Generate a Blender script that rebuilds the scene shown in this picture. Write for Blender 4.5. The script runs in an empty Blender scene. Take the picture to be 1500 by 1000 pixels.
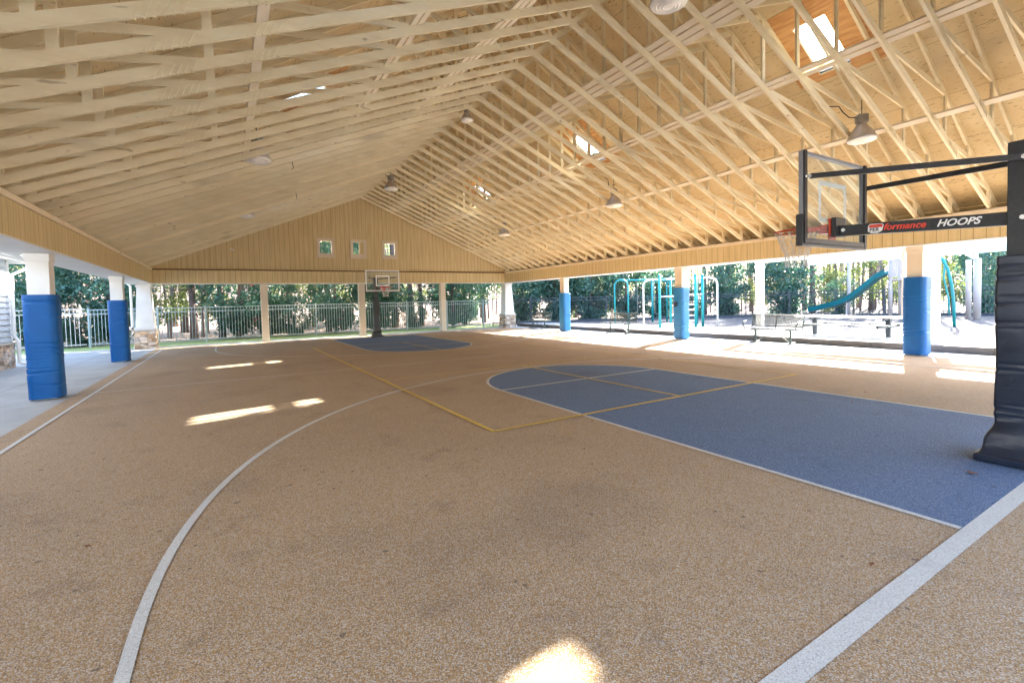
import bpy, math, random
from mathutils import Vector, Matrix
R = math.radians
random.seed(7)
scene = bpy.context.scene
col = scene.collection

# ------------------------------------------------------------------ camera
CAM = Vector((3.884, -14.267, 1.53))
yaw, pitch, roll = R(30.891), R(-2.044), R(-1.462)
fw = Vector((math.sin(yaw)*math.cos(pitch), math.cos(yaw)*math.cos(pitch), math.sin(pitch)))
rt = Vector((math.cos(yaw), -math.sin(yaw), 0)); up = rt.cross(fw)
c_, s_ = math.cos(roll), math.sin(roll)
rt, up = c_*rt + s_*up, -s_*rt + c_*up
cd = bpy.data.cameras.new('camera'); cam = bpy.data.objects.new('camera', cd); col.objects.link(cam)
m = Matrix((( rt.x, up.x, -fw.x), (rt.y, up.y, -fw.y), (rt.z, up.z, -fw.z))).to_4x4()
m.translation = CAM; cam.matrix_world = m
cd.sensor_width = 36; cd.lens = 36*685.15/1500
cd.shift_x = 6.5/1500; cd.shift_y = -34.65/1500
cd.clip_start = .05; cd.clip_end = 600
scene.camera = cam

# ------------------------------------------------------------------ light
SUN_EL = R(32)
SDIR = Vector((3.3, 1.17, 0)).normalized()*math.cos(SUN_EL) + Vector((0, 0, math.sin(SUN_EL)))
w = bpy.data.worlds.new('World'); scene.world = w; w.use_nodes = True
nt = w.node_tree; bg = nt.nodes['Background']
sk = nt.nodes.new('ShaderNodeTexSky'); sk.sky_type = 'NISHITA'; sk.sun_disc = False
sk.sun_elevation = SUN_EL; sk.sun_rotation = math.atan2(SDIR.x, SDIR.y)
sk.dust_density = 1.6; sk.air_density = 1.0; sk.ozone_density = 1.0
nt.links.new(sk.outputs[0], bg.inputs[0]); bg.inputs[1].default_value = .15
sl = bpy.data.lights.new('sun', 'SUN'); sl.energy = 5.0; sl.angle = R(.55); sl.color = (1, .94, .84)
so = bpy.data.objects.new('sun', sl); col.objects.link(so)
so.rotation_euler = SDIR.to_track_quat('Z', 'Y').to_euler()
scene.view_settings.view_transform = 'Standard'; scene.view_settings.look = 'None'
scene.view_settings.exposure = 3.75; scene.view_settings.gamma = 1
scene.render.engine = 'CYCLES'
scene.cycles.max_bounces = 10; scene.cycles.diffuse_bounces = 7; scene.cycles.glossy_bounces = 3
scene.cycles.transmission_bounces = 4; scene.cycles.transparent_max_bounces = 12
scene.cycles.use_denoising = True

# ------------------------------------------------------------------ materials
def mat(name, base, rough=.8, var=None, scale=3., stretch=(1, 1, 1), bump=0., bscale=None, metal=0., spec=.5, detail=6, lo=.35, hi=.7, coord='Object'):
    """principled with base <-> var mixed by stretched noise, and noise bump"""
    m = bpy.data.materials.new(name); m.use_nodes = True
    n = m.node_tree.nodes; l = m.node_tree.links; b = n['Principled BSDF']
    b.inputs['Roughness'].default_value = rough; b.inputs['Metallic'].default_value = metal
    b.inputs['Specular IOR Level'].default_value = spec
    b.inputs['Base Color'].default_value = (*base, 1)
    tc = n.new('ShaderNodeTexCoord'); mp = n.new('ShaderNodeMapping'); mp.inputs['Scale'].default_value = stretch
    l.new(tc.outputs[coord], mp.inputs[0])
    m['mp'] = mp.name
    if var:
        nz = n.new('ShaderNodeTexNoise'); nz.inputs['Scale'].default_value = scale; nz.inputs['Detail'].default_value = detail
        l.new(mp.outputs[0], nz.inputs[0])
        mr = n.new('ShaderNodeMapRange'); mr.inputs[1].default_value = lo; mr.inputs[2].default_value = hi
        l.new(nz.outputs[0], mr.inputs[0])
        mx = n.new('ShaderNodeMix'); mx.data_type = 'RGBA'; mx.name = 'MX'
        mx.inputs[6].default_value = (*base, 1); mx.inputs[7].default_value = (*var, 1)
        l.new(mr.outputs[0], mx.inputs[0]); l.new(mx.outputs[2], b.inputs['Base Color'])
    if bump:
        nb = n.new('ShaderNodeTexNoise'); nb.inputs['Scale'].default_value = bscale or scale*3; nb.inputs['Detail'].default_value = 4
        l.new(mp.outputs[0], nb.inputs[0])
        bp = n.new('ShaderNodeBump'); bp.inputs['Strength'].default_value = bump; bp.inputs['Distance'].default_value = .02
        l.new(nb.outputs[0], bp.inputs['Height']); l.new(bp.outputs[0], b.inputs['Normal'])
    return m

def darken(m, kind, **k):
    """multiply the colour by a second pattern: grooves (panel boards), knots, cells (stones), specks"""
    n = m.node_tree.nodes; l = m.node_tree.links; b = n['Principled BSDF']
    tc = n.new('ShaderNodeTexCoord')
    mx = n.new('ShaderNodeMix'); mx.data_type = 'RGBA'
    src = b.inputs['Base Color'].links
    if src: l.new(src[0].from_socket, mx.inputs[6])
    else: mx.inputs[6].default_value = b.inputs['Base Color'].default_value
    mx.inputs[7].default_value = (*k.get('color', (.1, .06, .02)), 1)
    if kind == 'grooves':                       # line every `step` metres along the axis
        sp = n.new('ShaderNodeSeparateXYZ'); l.new(tc.outputs['Object'], sp.inputs[0])
        if k['axis'] == 'XY':
            ad = n.new('ShaderNodeMath'); ad.operation = 'ADD'; l.new(sp.outputs[0], ad.inputs[0]); l.new(sp.outputs[1], ad.inputs[1]); s = ad.outputs[0]
        else: s = sp.outputs['XYZ'.index(k['axis'])]
        dv = n.new('ShaderNodeMath'); dv.operation = 'DIVIDE'; l.new(s, dv.inputs[0]); dv.inputs[1].default_value = k['step']
        fr = n.new('ShaderNodeMath'); fr.operation = 'FRACT'; l.new(dv.outputs[0], fr.inputs[0])
        lt = n.new('ShaderNodeMath'); lt.operation = 'LESS_THAN'; l.new(fr.outputs[0], lt.inputs[0]); lt.inputs[1].default_value = k['w']/k['step']
        ml = n.new('ShaderNodeMath'); ml.operation = 'MULTIPLY'; l.new(lt.outputs[0], ml.inputs[0]); ml.inputs[1].default_value = k.get('amt', .7)
        l.new(ml.outputs[0], mx.inputs[0])
    elif kind == 'specks':
        mp = n.new('ShaderNodeMapping'); mp.inputs['Scale'].default_value = k.get('stretch', (1, 1, 1)); l.new(tc.outputs['Object'], mp.inputs[0])
        nz = n.new('ShaderNodeTexNoise'); nz.inputs['Scale'].default_value = k['scale']; nz.inputs['Detail'].default_value = k.get('detail', 2)
        l.new(mp.outputs[0], nz.inputs[0])
        mr = n.new('ShaderNodeMapRange'); mr.inputs[1].default_value = k.get('lo', .62); mr.inputs[2].default_value = k.get('hi', .7); mr.inputs[4].default_value = k.get('amt', .7)
        l.new(nz.outputs[0], mr.inputs[0]); l.new(mr.outputs[0], mx.inputs[0])
    elif kind == 'cells':
        vo = n.new('ShaderNodeTexVoronoi'); vo.feature = 'DISTANCE_TO_EDGE'; vo.inputs['Scale'].default_value = k['scale']
        mp = n.new('ShaderNodeMapping'); mp.inputs['Scale'].default_value = k.get('stretch', (1, 1, 1)); l.new(tc.outputs['Object'], mp.inputs[0]); l.new(mp.outputs[0], vo.inputs[0])
        mr = n.new('ShaderNodeMapRange'); mr.inputs[1].default_value = 0; mr.inputs[2].default_value = k.get('w', .06); mr.inputs[3].default_value = 1; mr.inputs[4].default_value = 0
        l.new(vo.outputs[0], mr.inputs[0]); l.new(mr.outputs[0], mx.inputs[0])
        bp = n.new('ShaderNodeBump'); bp.inputs['Strength'].default_value = .9; bp.inputs['Distance'].default_value = .03; bp.invert = True
        l.new(mr.outputs[0], bp.inputs['Height'])
        if b.inputs['Normal'].links: l.new(b.inputs['Normal'].links[0].from_socket, bp.inputs['Normal'])
        l.new(bp.outputs[0], b.inputs['Normal'])
        v2 = n.new('ShaderNodeTexVoronoi'); v2.inputs['Scale'].default_value = k['scale']; l.new(mp.outputs[0], v2.inputs[0])
        hs = n.new('ShaderNodeHueSaturation'); sp = n.new('ShaderNodeSeparateColor'); l.new(v2.outputs['Color'], sp.inputs[0])
        r2 = n.new('ShaderNodeMapRange'); r2.inputs[3].default_value = .5; r2.inputs[4].default_value = 1.5; l.new(sp.outputs[0], r2.inputs[0]); l.new(r2.outputs[0], hs.inputs['Value'])
        r3 = n.new('ShaderNodeMapRange'); r3.inputs[3].default_value = .4; r3.inputs[4].default_value = 1.2; l.new(sp.outputs[1], r3.inputs[0]); l.new(r3.outputs[0], hs.inputs['Saturation'])
        if src: l.new(src[0].from_socket, hs.inputs['Color'])
        else: hs.inputs['Color'].default_value = b.inputs['Base Color'].default_value
        l.new(hs.outputs[0], mx.inputs[6])
    l.new(mx.outputs[2], b.inputs['Base Color'])
    return m

M = {}
def timber(name, base, var, st):
    m = mat(name, base, .75, var, 2.2, st, .15, 9)
    darken(m, 'specks', scale=9, lo=.71, hi=.75, amt=.5, color=(.22, .14, .07), stretch=tuple(.3+.7*q/max(st) for q in st))
    darken(m, 'specks', scale=1.0, lo=.62, hi=.78, amt=.5, color=(.22, .18, .13), detail=6, stretch=tuple(.5+.5*q/max(st) for q in st))
    return m
def vary(m, amt=.12):
    n = m.node_tree.nodes; l = m.node_tree.links; b = n['Principled BSDF']; src = b.inputs['Base Color'].links[0].from_socket
    oi = n.new('ShaderNodeObjectInfo'); mr = n.new('ShaderNodeMapRange'); mr.inputs[3].default_value = 1-amt; mr.inputs[4].default_value = 1+amt*.4
    hs = n.new('ShaderNodeHueSaturation'); l.new(oi.outputs['Random'], mr.inputs[0]); l.new(mr.outputs[0], hs.inputs['Value']); l.new(src, hs.inputs['Color']); l.new(hs.outputs[0], b.inputs['Base Color']); return m
M['lumber'] = timber('lumber', (.82, .745, .535), (.73, .63, .42), (.4, 3, 3))
M['brace_wood'] = timber('brace_wood', (.82, .74, .59), (.74, .64, .48), (3, .4, 3))
ply = mat('sheathing_plywood', (.70, .585, .365), .8, (.61, .48, .27), 1.3, (1.2, .5, 1), .12, 14)
darken(ply, 'specks', scale=34, lo=.66, hi=.69, amt=.6, color=(.25, .15, .07), stretch=(1, .25, 1), detail=1)
darken(ply, 'specks', scale=.8, lo=.5, hi=.75, amt=.35, color=(.45, .33, .19), detail=5)
darken(ply, 'grooves', axis='X', step=1.02, w=.008, amt=.6)
M['sheathing'] = ply
ply2 = mat('bare_plywood', (.66, .38, .16), .7, (.50, .25, .09), 3.0, (6, .7, 6), .1, 14, lo=.4, hi=.62)
M['bare_ply'] = ply2
pan = mat('grooved_panel', (.68, .55, .31), .8, (.57, .45, .23), 2.5, (5, 5, .35), .3, 18)
darken(pan, 'grooves', axis='XY', step=.2035, w=.013, amt=.55, color=(.12, .065, .02))
M['panel'] = pan
M['panel_trim'] = timber('panel_trim', (.80, .70, .52), (.74, .62, .44), (1, 1, 1))
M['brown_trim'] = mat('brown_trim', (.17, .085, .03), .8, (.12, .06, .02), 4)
M['white'] = mat('white_trim', (.78, .77, .74), .5, (.70, .69, .66), 2)
M['cream'] = mat('cream_paint', (.70, .62, .50), .55, (.62, .53, .42), 1.5, (1, 1, .5), .05)
M['shingle'] = mat('roof_shingle', (.10, .09, .085), .95, (.16, .14, .13), 12)
st = mat('rubble_stone', (.46, .32, .22), .9, (.58, .45, .33), 6, (1, 1, 1), .5, 25)
darken(st, 'cells', scale=4.6, stretch=(1, 1, 1.9), w=.035, color=(.30, .23, .17)); M['stone'] = st
M['cap'] = mat('stone_cap', (.55, .50, .44), .8, (.45, .41, .36), 8)
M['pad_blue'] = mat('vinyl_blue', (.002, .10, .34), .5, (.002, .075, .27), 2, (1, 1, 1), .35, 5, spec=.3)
M['pad_light'] = mat('vinyl_light_blue', (.012, .15, .40), .45, (.015, .19, .45), 2, (1, 1, 1), .25, 5)  # lighter blue for the middle and farthest playground-side pads
M['black_metal'] = mat('black_powder_coat', (.018, .019, .021), .42, (.03, .031, .034), 30, (1, 1, 1), .12, 160)
M['black_vinyl'] = mat('black_vinyl', (.010, .016, .032), .28, (.014, .022, .04), 4, (1, 1, 1), .3, 7)
M['grey_metal'] = mat('grey_metal', (.33, .34, .35), .4, None, metal=.7)
M['steel'] = mat('spun_aluminium', (.55, .50, .45), .5, (.46, .42, .38), 6, metal=.5)
M['bolt'] = mat('bolt_steel', (.75, .75, .73), .35, metal=.6)
M['rim'] = mat('rim_orange', (.62, .06, .02), .45, (.5, .05, .02), 8)
M['net'] = mat('net_cord', (.62, .60, .56), .9)
M['board_frame'] = mat('board_frame', (.26, .27, .29), .45, (.22, .23, .25), 10)
M['board_white'] = mat('board_white_line', (.80, .80, .78), .5)
M['teal'] = mat('teal_plastic', (.0, .24, .26), .4, (.0, .20, .23), 2)
M['slide'] = mat('slide_plastic', (.0, .12, .14), .35, (.0, .10, .12), 2)
M['red'] = mat('decal_red', (.72, .06, .03), .5)
M['mesh_metal'] = mat('bench_metal', (.045, .065, .06), .5, (.07, .09, .085), 6)
M['bench_seat'] = mat('bench_seat', (.16, .19, .175), .5, (.12, .15, .14), 10)
M['taupe'] = mat('play_post', (.42, .37, .36), .6, (.36, .32, .31), 3)
M['fascia'] = mat('canopy_fascia', (.20, .29, .31), .6, (.17, .26, .28), 1.5)  # blue of the skylit shade on the fascia is put into its colour
M['fence'] = mat('fence_metal', (.30, .38, .40), .5, (.24, .31, .33), 3)
M['fence_white'] = mat('fence_white', (.50, .51, .51), .5)
M['fence_dark'] = mat('fence_dark', (.02, .03, .045), .5)
M['lap'] = mat('lap_siding', (.50, .54, .57), .6, (.45, .49, .52), 2)
M['lens'] = None

def glass(name, color, rough, a):
    m = bpy.data.materials.new(name); m.use_nodes = True; n = m.node_tree.nodes; l = m.node_tree.links
    b = n['Principled BSDF']; b.inputs['Base Color'].default_value = (*color, 1); b.inputs['Roughness'].default_value = rough
    t = n.new('ShaderNodeBsdfTransparent'); t.inputs[0].default_value = (.93, .96, .96, 1); mx = n.new('ShaderNodeMixShader'); mx.inputs[0].default_value = a
    l.new(t.outputs[0], mx.inputs[1]); l.new(b.outputs[0], mx.inputs[2]); l.new(mx.outputs[0], n['Material Output'].inputs[0])
    return m
M['glass'] = glass('clear_acrylic', (.55, .62, .62), .08, .10)
M['skylight_glass'] = glass('skylight_glass', (.8, .85, .88), .1, .06)
M['lens'] = mat('prismatic_lens', (.90, .88, .82), .3, (.76, .73, .68), 9)
vary(M['lumber'])
def world_coords(m):
    n = m.node_tree.nodes; l = m.node_tree.links; g = n.new('ShaderNodeNewGeometry')
    for k in list(l):
        if k.from_node.type == 'TEX_COORD': to = k.to_socket; l.remove(k); l.new(g.outputs['Position'], to)
world_coords(M['lumber'])
# leaf litter, grass, mulch, concrete, court
M['litter'] = mat('leaf_litter', (.33, .235, .18), .95, (.20, .135, .10), 1.2, (1, 1, 1), .6, 14)
darken(M['litter'], 'specks', scale=7, lo=.55, hi=.62, amt=.6, color=(.50, .40, .33))
M['grass'] = mat('lawn', (.22, .30, .10), .95, (.30, .34, .15), 2.5, (1, 1, 1), .6, 60)
M['mulch'] = mat('play_mulch', (.055, .05, .055), .95, (.035, .031, .035), 5, (1, 1, 1), .8, 30)
darken(M['mulch'], 'specks', scale=24, lo=.58, hi=.64, amt=.5, color=(.13, .12, .13))
M['concrete'] = mat('broomed_concrete', (.37, .365, .355), .85, (.30, .30, .295), 1.1, (1, 1, 1), .15, 60)
darken(M['concrete'], 'grooves', axis='Y', step=3.05, w=.02, amt=.75, color=(.14, .13, .12))
darken(M['concrete'], 'grooves', axis='X', step=1.72, w=.018, amt=.75, color=(.14, .13, .12))
darken(M['concrete'], 'specks', scale=1.3, lo=.55, hi=.75, amt=.4, color=(.20, .19, .18), detail=7)
M['kerb'] = mat('kerb_timber', (.16, .14, .13), .9, (.10, .09, .085), 4, (1, .3, 2), .4, 20)

def aggregate(name, c0, c1, dark, light, rough=.92):
    """rubberised stone-chip surface: chips a few mm wide, each with its own tone, over a large soft tone change"""
    m = mat(name, c0, rough, c1, .45, (1, 1, 1), 0, detail=5, lo=.3, hi=.72)
    n = m.node_tree.nodes; l = m.node_tree.links; b = n['Principled BSDF']
    tc = n.new('ShaderNodeTexCoord')
    v = n.new('ShaderNodeTexVoronoi'); v.inputs['Scale'].default_value = 200; l.new(tc.outputs['Object'], v.inputs[0])
    sp = n.new('ShaderNodeSeparateColor'); l.new(v.outputs['Color'], sp.inputs[0])
    cur = b.inputs['Base Color'].links[0].from_socket
    for chan, lo, hi, c, amt in ((0, .66, .92, light, .62), (1, .60, .9, dark, .75), (2, .75, .95, tuple(.5*(q+r) for q, r in zip(light, (.5, .5, .52))), .6)):
        mr = n.new('ShaderNodeMapRange'); mr.inputs[1].default_value = lo; mr.inputs[2].default_value = hi; mr.inputs[4].default_value = amt
        l.new(sp.outputs[chan], mr.inputs[0])
        mx = n.new('ShaderNodeMix'); mx.data_type = 'RGBA'; l.new(mr.outputs[0], mx.inputs[0]); l.new(cur, mx.inputs[6]); mx.inputs[7].default_value = (*c, 1)
        cur = mx.outputs[2]
    # scuffs
    nz = n.new('ShaderNodeTexNoise'); nz.inputs['Scale'].default_value = 1.7; nz.inputs['Detail'].default_value = 8; nz.inputs['Roughness'].default_value = .7; l.new(tc.outputs['Object'], nz.inputs[0])
    mr = n.new('ShaderNodeMapRange'); mr.inputs[1].default_value = .56; mr.inputs[2].default_value = .74; mr.inputs[4].default_value = .5; l.new(nz.outputs[0], mr.inputs[0])
    mx = n.new('ShaderNodeMix'); mx.data_type = 'RGBA'; l.new(mr.outputs[0], mx.inputs[0]); l.new(cur, mx.inputs[6]); mx.inputs[7].default_value = (*dark, 1)
    cur = mx.outputs[2]
    for sc_, lo_, hi_, am_ in ((.55, .57, .72, .30), (13, .735, .76, .7)):
        nz = n.new('ShaderNodeTexNoise'); nz.inputs['Scale'].default_value = sc_; nz.inputs['Detail'].default_value = 7 if sc_ < 1 else 1; l.new(tc.outputs['Object'], nz.inputs[0])
        mr = n.new('ShaderNodeMapRange'); mr.inputs[1].default_value = lo_; mr.inputs[2].default_value = hi_; mr.inputs[4].default_value = am_; l.new(nz.outputs[0], mr.inputs[0])
        mx = n.new('ShaderNodeMix'); mx.data_type = 'RGBA'; l.new(mr.outputs[0], mx.inputs[0]); l.new(cur, mx.inputs[6]); mx.inputs[7].default_value = (*[q*.8 for q in dark], 1)
        cur = mx.outputs[2]
    l.new(cur, b.inputs['Base Color'])
    bp = n.new('ShaderNodeBump'); bp.inputs['Strength'].default_value = .55; bp.inputs['Distance'].default_value = .004
    l.new(v.outputs['Distance'], bp.inputs['Height']); l.new(bp.outputs[0], b.inputs['Normal'])
    return m
M['court'] = aggregate('court_tan', (.375, .222, .092), (.32, .182, .07), (.115, .08, .06), (.58, .51, .43))
M['court_blue'] = aggregate('court_blue', (.072, .125, .25), (.063, .11, .22), (.035, .05, .085), (.16, .23, .35))
M['line_white'] = aggregate('line_white', (.58, .56, .53), (.50, .48, .45), (.36, .33, .30), (.66, .65, .63))
M['line_yellow'] = aggregate('line_yellow', (.66, .42, .045), (.56, .35, .04), (.38, .24, .05), (.74, .52, .12))

# ------------------------------------------------------------------ mesh builder
class MB:
    def __init__(s): s.v = []; s.f = []; s.m = []; s.mi = 0
    def add(s, vs, fs):
        o = len(s.v); s.v += [tuple(q) for q in vs]; s.f += [tuple(i+o for i in f) for f in fs]; s.m += [s.mi]*len(fs)
    def box(s, x0, x1, y0, y1, z0, z1):
        s.add([(x0,y0,z0),(x1,y0,z0),(x1,y1,z0),(x0,y1,z0),(x0,y0,z1),(x1,y0,z1),(x1,y1,z1),(x0,y1,z1)],
              [(0,3,2,1),(4,5,6,7),(0,1,5,4),(1,2,6,5),(2,3,7,6),(3,0,4,7)]); return s
    def bar(s, a, b, wd, ht, upv=(0, 0, 1)):
        """rectangular bar from a to b; wd sideways, ht along upv"""
        a = Vector(a); b = Vector(b); d = (b-a).normalized(); u = Vector(upv)
        sd = d.cross(u)
        if sd.length < 1e-4: sd = d.cross(Vector((1, 0, 0)))
        sd.normalize(); u = sd.cross(d).normalized(); sd *= wd/2; u *= ht/2
        vs = []
        for p in (a, b): vs += [p-sd-u, p+sd-u, p+sd+u, p-sd+u]
        s.add(vs, [(3,2,1,0),(4,5,6,7),(0,1,5,4),(1,2,6,5),(2,3,7,6),(3,0,4,7)]); return s
    def tube(s, pts, r, n=8, closed=False, cap=True):
        pts = [Vector(p) for p in pts]; k = len(pts); rs = r if isinstance(r, (list, tuple)) else [r]*k
        rings = []; ref = None
        for i, p in enumerate(pts):
            a = pts[i-1] if (i or closed) else p; b = pts[(i+1) % k] if (i < k-1 or closed) else p
            d = (b-a).normalized()
            if ref is None: ref = d.orthogonal().normalized()
            else:
                ref = ref - d*ref.dot(d); ref = ref.normalized() if ref.length > 1e-5 else d.orthogonal().normalized()
            bi = d.cross(ref)
            rings.append([p + (ref*math.cos(2*math.pi*j/n) + bi*math.sin(2*math.pi*j/n))*rs[i] for j in range(n)])
        vs = [q for r_ in rings for q in r_]; fs = []
        for i in range(k if closed else k-1):
            i2 = (i+1) % k
            for j in range(n): fs.append((i*n+j, i*n+(j+1) % n, i2*n+(j+1) % n, i2*n+j))
        if cap and not closed: fs += [tuple(reversed(range(n))), tuple((k-1)*n+j for j in range(n))]
        s.add(vs, fs); return s
    def lathe(s, prof, c=(0, 0, 0), n=24):
        vs = []; fs = []
        for r, z in prof: vs += [(c[0]+r*math.cos(2*math.pi*j/n), c[1]+r*math.sin(2*math.pi*j/n), c[2]+z) for j in range(n)]
        for i in range(len(prof)-1):
            for j in range(n): fs.append((i*n+j, i*n+(j+1) % n, (i+1)*n+(j+1) % n, (i+1)*n+j))
        s.add(vs, fs); return s
    def prism(s, poly, y0, y1, axis='Y'):
        """polygon given in the plane across the axis, extruded from y0 to y1"""
        k = len(poly)
        f = {'Y': lambda p, t: (p[0], t, p[1]), 'X': lambda p, t: (t, p[0], p[1]), 'Z': lambda p, t: (p[0], p[1], t)}[axis]
        vs = [f(p, y0) for p in poly] + [f(p, y1) for p in poly]
        s.add(vs, [tuple(range(k)), tuple(reversed(range(k, 2*k)))] + [(i, k+i, k+(i+1) % k, (i+1) % k) for i in range(k)]); return s
    def loft(s, rings, cap=True):
        n = len(rings[0]); vs = [q for r_ in rings for q in r_]; fs = []
        for i in range(len(rings)-1):
            for j in range(n): fs.append((i*n+j, i*n+(j+1) % n, (i+1)*n+(j+1) % n, (i+1)*n+j))
        if cap: fs += [tuple(reversed(range(n))), tuple((len(rings)-1)*n+j for j in range(n))]
        s.add(vs, fs); return s
    def mesh(s, name, mats, smooth=False, fix=True, bevel=0):
        me = bpy.data.meshes.new(name); me.from_pydata(s.v, [], s.f)
        for q in (mats if isinstance(mats, (list, tuple)) else [mats]): me.materials.append(q)
        if any(s.m): me.polygons.foreach_set('material_index', s.m)
        if fix or bevel:
            import bmesh
            bm = bmesh.new(); bm.from_mesh(me)
            if bevel: bmesh.ops.bevel(bm, geom=[e for e in bm.edges if len(e.link_faces) == 2 and e.calc_face_angle(0) > .6], offset=bevel, segments=2, affect='EDGES', profile=.5)
            bmesh.ops.recalc_face_normals(bm, faces=bm.faces); bm.to_mesh(me); bm.free()
        if smooth: me.polygons.foreach_set('use_smooth', [True]*len(me.polygons))
        me.update(); return me
    def build(s, name, mats, parent=None, smooth=False, loc=None, fix=True, bevel=0):
        o = bpy.data.objects.new(name, s.mesh(name, mats, smooth, fix, bevel)); col.objects.link(o)
        if parent: o.parent = parent
        if loc: o.location = loc
        return o
def tag(o, label=None, cat=None, group=None, kind=None):
    if label: o['label'] = label
    if cat: o['category'] = cat
    if group: o['group'] = group
    if kind: o['kind'] = kind
    return o
def thing(name, label, cat, loc=(0, 0, 0), rz=0, group=None):
    o = bpy.data.objects.new(name, None); col.objects.link(o); o.location = loc; o.rotation_euler = (0, 0, rz); o.empty_display_size = .2
    return tag(o, label, cat, group)
def dup(root, loc=None, rz=None, label=None, parent=None):
    def cp(o, par):
        c = o.copy(); col.objects.link(c)
        if par: c.parent = par
        for ch in kids.get(o, []): cp(ch, c)
        return c
    kids = {}
    for o in list(col.objects):
        if o.parent: kids.setdefault(o.parent, []).append(o)
    r = cp(root, parent)
    if loc is not None: r.location = loc
    if rz is not None: r.rotation_euler = (0, 0, rz)
    if label: r['label'] = label
    return r
def rrect(cx, cy, hx, hy, r, z, n=5):
    out = []
    for q, (sx, sy) in enumerate(((1, 1), (-1, 1), (-1, -1), (1, -1))):
        for i in range(n+1):
            a = math.pi/2*(q + i/n)
            out.append((cx + sx*(hx-r) + r*math.cos(a), cy + sy*(hy-r) + r*math.sin(a), z))
    return out

# ------------------------------------------------------------------ ground
def sheet(name, pts, z, m, **k):
    b = MB(); b.add([(x, y, z) for x, y in pts], [tuple(range(len(pts)))]); o = b.build(name, m, fix=False)
    return tag(o, kind='structure', **k)
# terrain: flat round the pavilion, rising wooded slope behind
b = MB(); nx, ny = 90, 90
def gz(x, y):
    d = max(0, y-15, (x-47)*.8, -(x+25)*.6)
    return -.03 + .09*d + (.25*math.sin(x*.31+y*.17)+.2*math.sin(y*.43-x*.11))*min(1, d/8) if d > 0 else -.03
xs = [-150+i*340/nx for i in range(nx+1)]; ys = [-90+i*280/ny for i in range(ny+1)]
vs = [(x, y, gz(x, y)) for y in ys for x in xs]
b.add(vs, [(j*(nx+1)+i, j*(nx+1)+i+1, (j+1)*(nx+1)+i+1, (j+1)*(nx+1)+i) for j in range(ny) for i in range(nx)])
tag(b.build('ground', M['litter'], smooth=True, fix=False), kind='structure')
sheet('grass', [(-14, 9.95), (19.3, 9.95), (19.3, 13.2), (-14, 13.2)], -.012, M['grass'])
sheet('concrete_apron', [(-14, -24), (18.95, -24), (18.95, 9.95), (-14, 9.95)], -.004, M['concrete'])
CX0, CX1, CY0, CY1 = 1.40, 17.62, -14.75, 8.95
sheet('court_floor', [(CX0, CY0), (CX1, CY0), (CX1, CY1), (CX0, CY1)], .004, M['court'])
XC = 9.75; KH = 1.9
def key(yb, yf, sg):
    pts = [(XC-KH, yb), (XC+KH, yb)] if sg > 0 else [(XC+KH, yb), (XC-KH, yb)]
    c = [(XC + KH*math.cos(a)*1, yf + sg*KH*math.sin(a)) for a in [math.pi*i/40 for i in range(41)]]
    if sg < 0: c = c[::-1]
    return pts + c
NB, NF, FB, FF = -13.27, -7.36, 7.70, 1.80
sheet('court_key', key(NB, NF, 1), .008, M['court_blue'])
sheet('court_key', key(FB, FF, -1), .008, M['court_blue'])
def strip(b, pts, wd, z):
    n = len(pts); L = []; Rr = []
    for i, p in enumerate(pts):
        a = Vector(pts[max(0, i-1)]); c = Vector(pts[min(n-1, i+1)]); d = (c-a).normalized(); nn = Vector((-d.y, d.x))*wd/2
        L.append((p[0]+nn.x, p[1]+nn.y, z)); Rr.append((p[0]-nn.x, p[1]-nn.y, z))
    b.add(L+Rr, [(i, i+1, n+i+1, n+i) for i in range(n-1)])
LW = .05
b = MB(); z = .0085
arc = lambda cx, cy, r, a0, a1, n=48: [(cx+r*math.cos(R(a0+(a1-a0)*i/n)), cy+r*math.sin(R(a0+(a1-a0)*i/n))) for i in range(n+1)]
strip(b, [(XC-KH, NB+.055)] + arc(XC, NF, KH, 180, 0) + [(XC+KH, NB+.055)], LW, z)
strip(b, [(XC-KH, FB)] + [(x, y) for x, y in arc(XC, FF, KH, 180, 360)] + [(XC+KH, FB)], LW, z)
b2 = MB(); strip(b2, [(XC-KH+.03, NF), (XC+KH-.03, NF)], LW, z+.001); strip(b2, [(XC-KH+.03, FF), (XC+KH-.03, FF)], LW, z+.001)
T3 = 6.3
strip(b, [(XC-T3, NB+.055)] + arc(XC, -11.6, T3, 180, 0, 90) + [(XC+T3, NB+.055)], .058, z+.001)
strip(b, [(XC-T3, FB)] + arc(XC, 6.0, T3, 180, 360, 90) + [(XC+T3, FB)], .05, z+.001)
strip(b2, [(1.69, -2.8), (17.55, -2.8)], .035, z+.002)
strip(b2, [(1.69, NB), (17.55, NB)], .098, z)          # near baseline
strip(b2, [(1.69, FB), (17.55, FB)], .05, z+.003)
strip(b2, [(1.69, NB+.055), (1.69, FB-.03)], .05, z+.004)
o = b.build('court_lines', M['line_white'], fix=False); tag(o, kind='structure')
o = b2.build('court_lines', M['line_white'], fix=False); tag(o, kind='structure')
b = MB(); zy = .0145
YL, YR, YN, YFy = 6.50, 13.04, -9.52, 3.80; yc = (YL+YR)/2
strip(b, [(YL, YN-.025), (YL, YFy+.025)], .055, zy); strip(b, [(YR, YN-.025), (YR, YFy+.025)], .05, zy)
strip(b, [(YL+.028, YN), (YR-.026, YN)], .055, zy+.001); strip(b, [(YL+.028, YFy), (YR-.026, YFy)], .05, zy+.001)
strip(b, [(YL+.028, -5.0), (YR-.026, -5.0)], .04, zy+.001); strip(b, [(YL+.028, -.66), (YR-.026, -.66)], .04, zy+.001)
strip(b, [(yc, YN+.028), (yc, -5.02)], .05, zy); strip(b, [(yc, YFy-.026), (yc, -.64)], .045, zy)
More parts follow.
